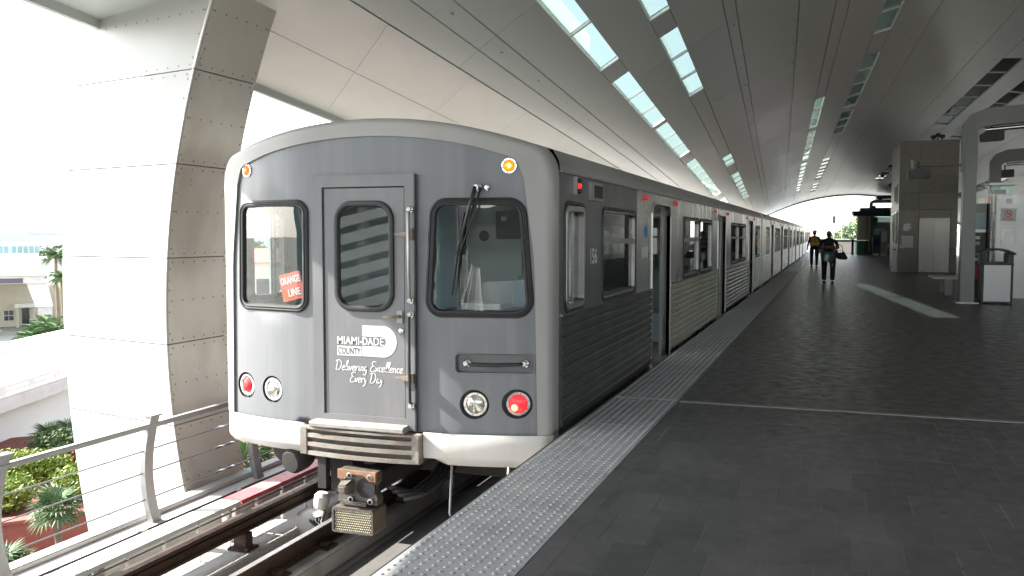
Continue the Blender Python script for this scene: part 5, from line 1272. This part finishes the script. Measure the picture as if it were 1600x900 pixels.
b = MB(); b.prism([(.20, 1.06), (.45, 1.05), (.60, .80), (.56, .76), (.24, .78)], lambda u, v, d: (u - .09, 30.62 + d, v), -.07, .09); b.build('pouch', 'bag', bgb, bevel=.03)
b = MB(); b.tube([(.14, 30.66, 1.05), (.13, 30.70, 1.20), (.22, 30.72, 1.26), (.32, 30.68, 1.18), (.34, 30.64, 1.04)], .012, 6); b.build('strap', 'bag', bgb, smooth='all')
b = MB(); b.box(.19, .32, 30.53, 30.545, 1.0, 1.035); b.build('buckle', 'chrome', bgb)
# worker in a vest, walking away
w2, pos, k, V = person('person in orange and yellow safety vest, farther along beside the train', (-.78, 45.2, 0), .05, 1.76,
    dict(wide=1.06, el=Vector((-.27, -.05, 1.13)), er=Vector((.27, .0, 1.13)), wl=Vector((-.30, .10, .90)), wr=Vector((.29, .16, .93))), dict(body='cloth_dark', skin='skin2', hair='hair', bare=True), .14)
vs_ = MB(); rw = []
for z, rx, ry in ((1.0, .205, .165), (1.1, .20, .16), (1.2, .205, .162), (1.3, .205, .155), (1.38, .19, .13), (1.43, .12, .09)):
    rw.append([V(rx * math.cos(t), ry * math.sin(t), z) for t in [i * 2 * math.pi / 24 for i in range(25)]])
vs_.sheet(rw); ve = vs_.build('safety_vest', 'vest', w2, smooth='all')
for x in (-.085, .085):
    b = MB(); b.sheet([[V(x - .022, sy * .172, z) for z in (1.02, 1.2, 1.36)] for sy in (-1,)] + [[V(x + .022, -.172, z) for z in (1.02, 1.2, 1.36)]]); b.build('stripe', 'vest_yellow', ve)
b = MB(); b.sheet([[V(.208 * math.cos(t), .168 * math.sin(t), z) for t in [i * 2 * math.pi / 24 for i in range(25)]] for z in (1.10, 1.15)]); b.build('stripe', 'vest_yellow', ve, smooth='all')
b = MB(); b.ball(V(0, .005, 1.655), .10 * k, .115 * k, .075 * k, 14, 8); b.lathe(V(0, .01, 1.64), (0, 0, 1), [(.10 * k, 0), (.135 * k, -.004), (.135 * k, .006), (.10 * k, .012)], 16)
hh = solo(MB(), 'x', None, 'x', 'x') if False else b.build('hard_hat', 'decal_white', w2, smooth='all')

# unseen things added behind the viewpoint to shape reflections in the cab windows
rb_ = thing('reflection_block', 'long dark block with window bands, added behind the viewpoint to darken window reflections', 'building', (-10, -70, GZ))  # added and kept dark so the cab interior shows through the glass
b = MB(); b.box(-45, 30, -82, -70, GZ, 4.5); b.build('wall', 'concrete_dark', rb_)
for z in (-6.5, -3.4, -.3, 2.2):
    for k in range(18):
        b = MB(); b.box(-44 + k * 4.1, -41 + k * 4.1, -69.99, -69.9, z, z + 1.5); b.build('window', 'window_dark', rb_)
cbm = thing('stripe_frame', 'row of pale cross beams added over the guideway behind the viewpoint for sun stripes', 'frame', (-3.6, -24, 0))  # added beams stripe the sunlit deck for the window reflections
for k in range(7):
    b = MB(); b.box(-6.3, -1.2, -18 - k * 4.2, -17.2 - k * 4.2, 4.2, 4.8); b.build('beam', 'concrete_pale', cbm)
    b = MB(); b.box(-6.6, -6.3, -18 - k * 4.2, -17.2 - k * 4.2, -9, 4.8); b.build('post', 'concrete_pale', cbm)
ls_ = thing('reflection_screen', 'white slatted screen added out of view to put stripes in the cab door window', 'screen', (-15.8, -15.3, -3))  # added only for the pale stripes reflected in the door glass
dS = Vector((.485, .875, 0)); rS = Vector((.875, -.485, 0)); oS = Vector((-15.8, -15.3, 0))
for k in range(16):
    z = -4.0 + k * .62
    b = MB(); b.beam(tuple(oS - rS * 6 + Vector((0, 0, z - 1.6))), tuple(oS + rS * 6 + Vector((0, 0, z + 1.6))), .08, .36); b.build('slat', 'white_paint', ls_)
for a in (-6, 0, 6):
    b = MB(); b.beam(tuple(oS + rS * a - dS * .3 + Vector((0, 0, -9))), tuple(oS + rS * a - dS * .3 + Vector((0, 0, 6))), .3, .3); b.build('post', 'concrete_pale', ls_)
b = MB(); b.beam(tuple(oS - rS * 7 - dS * .8 + Vector((0, 0, -1.5))), tuple(oS + rS * 7 - dS * .8 + Vector((0, 0, -1.5))), .1, 15); b.build('backing', 'window_teal', ls_)

# ------------------------------------------------------------------ surroundings outside the station
def BP(az, L, z, a=0):     # az degrees left of +Y, horizontal distance, lateral offset to the right
    t = R(az); return Vector((-math.sin(t) * L + math.cos(t) * a, math.cos(t) * L + math.sin(t) * a, z))
AZ0 = 47.8
def frame(az): 
    t = R(az); return Vector((-math.sin(t), math.cos(t), 0)), Vector((math.cos(t), math.sin(t), 0))
def obox(mb, o, dr, rt, a0, a1, l0, l1, z0, z1):      # box in a turned frame
    q = lambda a, l, z: tuple(o + rt * a + dr * l + Vector((0, 0, z)))
    return mb.hexa([q(a0, l0, z0), q(a1, l0, z0), q(a1, l1, z0), q(a0, l1, z0)], [q(a0, l0, z1), q(a1, l0, z1), q(a1, l1, z1), q(a0, l1, z1)])
def leaves(mb, c, rx, ry, rz, n, s, lump=.35):
    c = Vector(c)
    for i in range(n):
        d = Vector((random.gauss(0, 1), random.gauss(0, 1), random.gauss(0, 1))).normalized()
        rr = (.45 + .55 * random.random() ** .5) * (1 + lump * noise.noise(d * 2.3 + c * .37))
        p = c + Vector((d.x * rx * rr, d.y * ry * rr, d.z * rz * rr))
        a = Vector((random.gauss(0, 1), random.gauss(0, 1), random.gauss(0, 1))).normalized(); b_ = a.orthogonal().normalized(); q = a.cross(b_)
        k = s * random.uniform(.6, 1.3)
        mb.add([p - b_ * k, p + q * k * .45, p + b_ * k, p - q * k * .45], [(0, 1, 2, 3)])
    return mb
def shrub(label, c, rx, ry, rz, n, s, m, group, lumps=7):
    t = thing('shrub', label, 'shrub', (c[0], c[1], c[2]), group=group); mb = MB()
    for i in range(lumps):
        a = random.uniform(0, 6.28); f = random.uniform(0, .6)
        leaves(mb, (c[0] + rx * f * math.cos(a), c[1] + ry * f * math.sin(a), c[2] + rz * random.uniform(.45, .75)), rx * .55, ry * .55, rz * .5, n // lumps, s)
    mb.build('foliage', m, t)
    mb = MB()
    for i in range(4): mb.tube([(c[0], c[1], c[2] - .1), (c[0] + random.uniform(-.5, .5) * rx, c[1] + random.uniform(-.5, .5) * ry, c[2] + rz * .8)], [.03, .012], 5)
    mb.build('stem', 'bark', t); return t
def tree(label, c, h, r, m, group, n=2600, s=.28):
    t = thing('tree', label, 'tree', c, group=group); c = Vector(c); mb = MB()
    mb.tube([c, c + Vector((.1, .05, h * .3)), c + Vector((-.05, .1, h * .6)), c + Vector((0, 0, h * .85))], [r * .09, r * .07, r * .05, r * .02], 8)
    for i in range(7):
        a = i * .9 + random.random(); z = h * random.uniform(.35, .6); mb.tube([c + Vector((0, 0, z)), c + Vector((r * .45 * math.cos(a), r * .45 * math.sin(a), z + h * .12)), c + Vector((r * .8 * math.cos(a), r * .8 * math.sin(a), z + h * .2))], [r * .04, r * .03, r * .012], 6)
    mb.build('trunk', 'bark', t, smooth='all'); mb = MB()
    for i in range(13):
        a = random.uniform(0, 6.28); f = random.uniform(.1, .75); z = h * random.uniform(.5, .95)
        leaves(mb, c + Vector((r * f * math.cos(a), r * f * math.sin(a), z)), r * .42, r * .42, h * .13, n // 13, s)
    mb.build('crown', m, t); return t
# a fan leaf and a feather leaf, shared by all palms
def fan_leaf(L_, nseg=15):
    mb = MB(); mb.tube([(0, 0, 0), (L_ * .4, 0, L_ * .1)], [.014, .009], 5)
    o = Vector((L_ * .4, 0, L_ * .1))
    for i in range(nseg):
        t = -1.9 + 3.8 * i / (nseg - 1); d = Vector((math.cos(t), math.sin(t), .08 + random.uniform(-.06, .06))).normalized(); l = L_ * .62 * (1 - .18 * abs(t) / 1.9) * random.uniform(.9, 1.05)
        s_ = d.cross(Vector((0, 0, 1))).normalized() * L_ * .035; e = o + d * l; m_ = o + d * l * .55
        mb.add([o, m_ + s_, e + Vector((0, 0, -l * .22)), m_ - s_, m_ + Vector((0, 0, -.02))], [(0, 1, 4), (0, 4, 3), (1, 2, 4), (4, 2, 3)])
    return mb.mesh('frond', 'leaf_palm', (0, 0, 0))
def feather_leaf(L_, n=22):
    mb = MB(); pts = [Vector((L_ * t, 0, L_ * (.45 * t - .75 * t * t))) for t in [i / 8 for i in range(9)]]; mb.tube(pts, [.025 * L_ / 2 * (1 - .9 * i / 8) + .003 for i in range(9)], 5)
    for i in range(n):
        t = .15 + .85 * i / n; p = Vector((L_ * t, 0, L_ * (.45 * t - .75 * t * t)))
        for s in (-1, 1):
            l = L_ * .32 * math.sin(math.pi * (.12 + .8 * t)) ; d = Vector((.55, s * .8, -.25 + random.uniform(-.1, .15))).normalized(); w_ = Vector((.02 * L_, 0, .01)); e = p + d * l
            mb.add([p - w_, p + w_, e + w_ * .2, e + Vector((0, 0, -l * .1))], [(0, 1, 2, 3)])
    return mb.mesh('frond', 'leaf_palm', (0, 0, 0))
FAN = fan_leaf(1.0); FEA = feather_leaf(1.0)
def palm(label, c, h, r, fan=True, n=26, tr=.09, group='palms around the station'):
    t = thing('palm_tree' if h > .8 else 'palm_shrub', label, 'palm', c, group=group); c = Vector(c)
    mb = MB(); ns = 10; mb.tube([c + Vector((.08 * math.sin(i * .5) * tr * 4, 0, h * i / ns)) for i in range(ns + 1)], [tr * (1.25 - .35 * i / ns) * (1 + .08 * (i % 2)) for i in range(ns + 1)], 9)
    mb.build('trunk', 'bark', t)
    for i in range(n):
        az = i * 2.4 + random.uniform(-.2, .2); el = -.75 + 1.75 * ((i + .5) / n) ** .8
        share(FAN if fan else FEA, 'frond', t, (0, 0, h), (0, -el, az), (r * random.uniform(.85, 1.1),) * 3)
    return t
D0, R0 = frame(AZ0)
O0 = Vector((0, 0, 0))
# planted bed and retaining wall below the column
bed = MB(); q = lambda a, l, z: tuple(D0 * l + R0 * a + Vector((0, 0, z)))
bed.hexa([q(-30, 32.6, GZ), q(25, 32.6, GZ), q(25, 46.5, GZ), q(-30, 46.5, GZ)], [q(-30, 32.6, -7.75), q(25, 32.6, -7.75), q(25, 46.5, -7.7), q(-30, 46.5, -7.7)]); bed.build('planted_bed', 'mulch', kind='structure')
rwl = thing('retaining_wall', 'low brick-red retaining wall in front of the clipped hedges', 'wall', tuple(D0 * 32.4 + Vector((0, 0, GZ))))
b = MB(); obox(b, O0, D0, R0, -30, 25, 32.2, 32.58, GZ, -7.62); b.build('wall', 'brick_red', rwl)
b = MB(); obox(b, O0, D0, R0, -30, 25, 32.12, 32.66, -7.62, -7.52); b.build('coping', 'brick_red', rwl)
hn = ['yellow-green clipped shrub %s the red retaining wall']
k = 0
spec = [(-1.3, 34.5, 1.5, 'leaf_yellow', 'small bright shrub at the lower left edge above the red wall'), (1.3, 35.0, 1.3, 'leaf_yellow', 'rounded yellow-green shrub right behind the red retaining wall, beside the column'),
        (-.3, 38.2, 1.7, 'leaf_yellow', 'largest yellow-green shrub in the middle of the bed'), (1.9, 39.2, 1.2, 'leaf_red', 'reddish-leaved shrub half hidden by the column'), (-3.2, 37, 1.6, 'leaf_yellow', 'yellow-green shrub at the far left edge of the bed'),
        (-5.6, 35.5, 1.5, 'leaf', 'green shrub out at the left end of the bed'), (3.8, 36.5, 1.5, 'leaf_yellow', 'yellow-green shrub in the bed behind the column'), (.8, 41.4, 1.3, 'leaf', 'dark green shrub at the back of the bed near the white wall')]
for a, l, s_, m_, lb_ in spec:
    p = D0 * l + R0 * a; shrub(lb_, (p.x, p.y, -7.75), s_ * 1.15, s_ * .95, 1.0, 5200, .085, m_, 'shrubs in the bed', 9)
for i, (x_az, l, h, r, lb_) in enumerate(((46.9, 29.5, 2.35, 1.0, 'fan palm standing in front of the red retaining wall'), (49.7, 27.5, 1.5, 1.0, 'fan palm at the lower left edge of the picture'), (48.4, 25.5, .9, .95, 'short fan palm lowest in the left corner'),
        (36.2, 24.0, 4.5, 1.15, 'fan palm peeping out beneath the left corner of the train'), (39.6, 30, 3.2, 1.1, 'fan palm behind the foot of the column'))):
    palm(lb_, tuple(BP(x_az, l, GZ)), h, r, True, 26, .10)
for i, (a, l, lb_) in enumerate(((.4, 44.2, 'left one of the small palms against the white wall under the ramp'), (1.2, 44.6, 'middle one of the small palms against the white wall under the ramp'), (2.0, 45, 'right one of the small palms against the white wall under the ramp'))):
    p = D0 * l + R0 * a; palm(lb_, (p.x, p.y, -7.72), .35, .9, True, 16, .08)
# elevated ramp
P1 = BP(AZ0, 43.6, 0, 43.6 * -50 * 5.55e-4); P2 = BP(AZ0, 48.6, 0, 48.6 * 50 * 5.55e-4)
dr_ = (P2 - P1).normalized(); nr_ = Vector((-dr_.y, dr_.x, 0))
if nr_.dot(D0) < 0: nr_ = -nr_
rmp = thing('road_ramp', None, None, tuple(P1), kind='structure')
b = MB(); obox(b, P1, nr_, dr_, -60, 90, 0, 8.5, -6.0, -5.42); b.build('deck', 'concrete_pale', rmp)
b = MB(); obox(b, P1, nr_, dr_, -60, 90, .3, 8.2, -5.419, -5.40); b.build('roadway', 'road_white', rmp)
b = MB(); obox(b, P1, nr_, dr_, -60, 90, 1.2, 1.5, GZ, -6.001); b.build('abutment', 'stucco_white', rmp)
for l0, nm_ in ((.02, 'white open concrete barrier along the near side of the ramp'), (8.2, 'white open concrete barrier along the far side of the ramp')):
    br = thing('ramp_barrier', nm_, 'barrier', tuple(P1 + nr_ * l0 + Vector((0, 0, -5.4))), group='ramp barriers')
    b = MB(); obox(b, P1, nr_, dr_, -60, 90, l0, l0 + .25, -5.02 + .0, -4.86); b.build('top_rail', 'stucco_white', br)
    b = MB(); obox(b, P1, nr_, dr_, -60, 90, l0 + .02, l0 + .23, -5.24, -5.12); b.build('lower_rail', 'stucco_white', br)
    b = MB(); obox(b, P1, nr_, dr_, -60, 90, l0 - .02, l0 + .28, -5.4, -5.33); b.build('kerb', 'stucco_white', br)
    pb = MB(); obox(pb, O0, nr_, dr_, -.25, .25, .01, .24, -.55, 0); pme_ = pb.mesh('post', 'stucco_white', (0, 0, 0))
    for k in range(-8, 20): share(pme_, 'post', br, (dr_ * (k * 2.4)) + Vector((0, 0, .545)))
# cream house with portico below the viaduct
L_ = 118
hs = thing('cream_house', 'cream house with small four-pane window and portico under the white viaduct', 'house', tuple(BP(AZ0, L_, GZ)))
o = D0 * L_
b = MB(); obox(b, o, D0, R0, -9, 1.2, 0, 8, GZ, -3.4); b.build('wall', 'stucco', hs)
b = MB(); obox(b, o, D0, R0, 1.2, 5.2, 3, 8, GZ, -4.6); b.build('side_wall', 'stucco', hs)
b = MB(); obox(b, o, D0, R0, -9.3, 1.5, -.3, 8, -3.4, -3.1); b.build('eave', 'stucco_white', hs)
for a0 in (-3.05, -6.5):
    b = MB(); obox(b, o, D0, R0, a0, a0 + 1.05, -.06, .0, -8.35, -7.1); wf = b.build('window', 'stucco_white', hs)
    for i in range(2):
        for j in range(2): 
            b = MB(); obox(b, o, D0, R0, a0 + .05 + i * .5, a0 + .5 + i * .5, -.08, -.061, -8.3 + j * .62, -7.75 + j * .62); b.build('pane', 'window_dark', wf)
b = MB(); obox(b, o, D0, R0, -1.9, .35, -1.4, 0, -6.75, -6.3); b.build('portico_roof', 'stucco_white', hs)
for a0 in (-1.8, .0):
    b = MB(); obox(b, o, D0, R0, a0, a0 + .28, -1.35, -1.1, GZ, -6.75); b.build('portico_column', 'stucco', hs)
b = MB(); obox(b, o, D0, R0, -1.2, -.45, -.05, 0, GZ, -6.95); b.build('door', 'window_dark', hs)
# white viaduct with haunched beam and pier
vd = thing('viaduct', 'white concrete viaduct with haunched beam crossing above the cream house', 'viaduct', tuple(BP(AZ0, 108, GZ)))
o = D0 * 108
b = MB(); obox(b, o, D0, R0, -40, 2.9, 0, 10, -2.75, -.95); b.build('deck', 'stucco_white', vd)
b = MB(); obox(b, o, D0, R0, -40, 1.4, .4, 9, -3.6, -2.75); b.build('girder', 'concrete_pale', vd)
b = MB(); q = lambda a, l, z: tuple(o + R0 * a + D0 * l + Vector((0, 0, z)))
b.hexa([q(.2, 1, -6.2), q(1.9, 1, -6.2), q(1.9, 4, -6.2), q(.2, 4, -6.2)], [q(-.6, 1, -3.6), q(1.4, 1, -3.6), q(1.4, 4, -3.6), q(-.6, 4, -3.6)]); b.build('haunch', 'stucco_white', vd)
b = MB(); obox(b, o, D0, R0, .4, 1.8, 1.2, 3.8, GZ, -6.2); b.build('pier', 'concrete_pale', vd)
b = MB(); obox(b, o, D0, R0, -40, -.9, .35, .399, -3.55, -3.05); b.build('purple_band', 'purple_roof', vd)  # thin dark purple strip along the girder face
# garage with teal windows behind
gr_ = thing('garage', 'pale garage with rows of teal windows behind the viaduct', 'building', tuple(BP(AZ0, 160, GZ)))
o = D0 * 160
b = MB(); obox(b, o, D0, R0, -30, 1.0, 0, 25, GZ, .3); b.build('wall', 'stucco_white', gr_)
for k in range(9):
    for z in (-1.3, -3.2):
        b = MB(); obox(b, o, D0, R0, -6.2 + k * .8 - (0 if k < 4 else -.25), -5.55 + k * .8 + (.25 if k >= 4 else 0), -.06, 0, z, z + 1.1); b.build('window', 'window_teal', gr_)
for i, (px, l, h, r, fan) in enumerate(((88, 100, 8.4, 1.3, False), (97, 96, 6.4, 1.2, False), (60, 92, 1.6, 1.5, False), (72, 90, 2.2, 1.6, False), (48, 90, 1.2, 1.4, False), (85, 88, 2.0, 1.5, False), (38, 93, .9, 1.2, False))):
    az = AZ0 - (px - 50) * 5.55e-4 * 57.3
    palm(['tall feather palm beside the column edge above the shrubs', 'shorter feather palm tucked behind the column edge', 'feather palm clump left of the house door shrubs', 'broad feather palm in front of the viaduct pier', 'small feather palm nearest the portico', 'feather palm right of the pier, against the column', 'lowest feather palm beside the cream house wall'][i], tuple(BP(az, l, GZ)), h, r * 1.15, fan, 24, .16)
# trees and tiled house seen through the cab windows
th_ = thing('tiled_house', 'house with terracotta roof seen through the left windscreen', 'house', tuple(BP(34, 88, GZ)))
D1, R1 = frame(34); o = D1 * 88
b = MB(); obox(b, o, D1, R1, -9, 9, 0, 9, GZ, -1.0); b.build('wall', 'stucco', th_)
b = MB(); q = lambda a, l, z: tuple(o + R1 * a + D1 * l + Vector((0, 0, z)))
b.hexa([q(-9.6, -.6, -1.0), q(9.6, -.6, -1.0), q(9.6, 9.6, -1.0), q(-9.6, 9.6, -1.0)], [q(-7, 4, .2), q(7, 4, .2), q(7, 5, .2), q(-7, 5, .2)]); b.build('roof', 'roof_terracotta', th_)
for k in range(6):
    b = MB(); obox(b, o, D1, R1, -8 + k * 2.8, -6.8 + k * 2.8, -.05, 0, -4.2, -2.6); b.build('window', 'window_dark', th_)
for i, (az, l, h, r) in enumerate(((31, 104, 11, 4), (33.4, 110, 12, 4.5), (36, 106, 10.5, 4), (38.5, 112, 12, 4.2), (29, 115, 12, 5))):
    tree(['leafy tree right of the tiled house roof', 'tall leafy tree behind the middle of the tiled house', 'leafy tree left of the tiled house', 'leafy tree nearest the column inner face', 'leafy tree farthest right behind the train'][i], tuple(BP(az, l, GZ)), h, r, 'leaf', 'trees beyond the tracks', 2200, .32)
# far end of the platform: trees, lamp posts
for i, (x, y, h, r) in enumerate(((5.2, 262, 14, 4.2), (9.5, 270, 15.5, 4.5), (1.5, 300, 11.5, 4), (15, 280, 14, 5))):
    tree(['pale leafy tree seen over the far end parapet', 'second leafy tree right of the first over the far parapet', 'lower tree left of the others beyond the far parapet', 'tree hidden mostly by the far shelter'][i], (x, y, GZ), h, r, 'leaf', 'trees beyond the far end', 1900, .38)
for i, (x, y, h) in enumerate(((.35, 190, 15.5), (2.2, 230, 17.5))):
    lp_ = thing('street_lamp', ['dark double-headed street lamp beyond the far parapet', 'taller pale street lamp right of the dark one'][i], 'street lamp', (x, y, GZ))
    b = MB(); b.cyl((x, y, GZ), (x, y, GZ + h), .14, .08, 10); b.build('pole', 'grey_wall', lp_, smooth=True)
    b = MB(); b.beam((x, y, GZ + h), (x + 1.2, y, GZ + h + .1), .12, .1); b.build('arm', 'grey_wall', lp_)
    b = MB(); b.box(x + .9, x + 1.6, y - .2, y + .2, GZ + h - .06, GZ + h + .06); b.build('head', 'plastic_black', lp_)
    if i == 0:
        b = MB(); b.box(x - .3, x + .3, y - .2, y + .2, GZ + h - 2.6, GZ + h - 1.2); b.build('signal_head', 'plastic_black', lp_)
# distant low skyline
random.seed(21)
ordn = ['first', 'second', 'third', 'fourth', 'fifth', 'sixth', 'seventh', 'eighth', 'ninth', 'tenth', 'eleventh', 'twelfth', 'thirteenth', 'fourteenth', 'fifteenth', 'last']
SKY_LB = ['tiny low-rise block on the washed-out skyline, %s counted from the train towards the left' % w_ for w_ in ordn]
for i in range(16):
    az = 20 + i * 2.6 + random.uniform(-.8, .8); l = random.uniform(330, 620); wv = random.uniform(14, 38); hv = GZ + random.uniform(7.0, 11.0)
    Dk, Rk = frame(az); o = Dk * l
    bl_ = thing('distant_building', SKY_LB[i], 'building', tuple(o + Vector((0, 0, GZ))), group='blocks on the far skyline')
    b = MB(); obox(b, o, Dk, Rk, -wv, wv, 0, 20, GZ, hv); b.build('wall', 'far_grey' if i % 3 else 'stucco_white', bl_)
    b = MB(); obox(b, o, Dk, Rk, -wv * .3, wv * .2, 2, 8, hv, hv + 1.5); b.build('roof_plant', 'far_grey', bl_)
    for k in range(6):
        b = MB(); obox(b, o, Dk, Rk, -wv + wv * .32 * k + .8, -wv + wv * .32 * k + wv * .22, -.1, 0, GZ + 3.2, GZ + 5.2); b.build('window', 'window_teal', bl_)
b = MB()
for i in range(60):
    az = random.uniform(18, 66); l = random.uniform(210, 330); p = BP(az, l, GZ + 4.2); leaves(b, p, random.uniform(5, 9), random.uniform(5, 9), random.uniform(3, 5), 170, .7)
b.build('distant_trees', 'leaf_dark', kind='stuff')
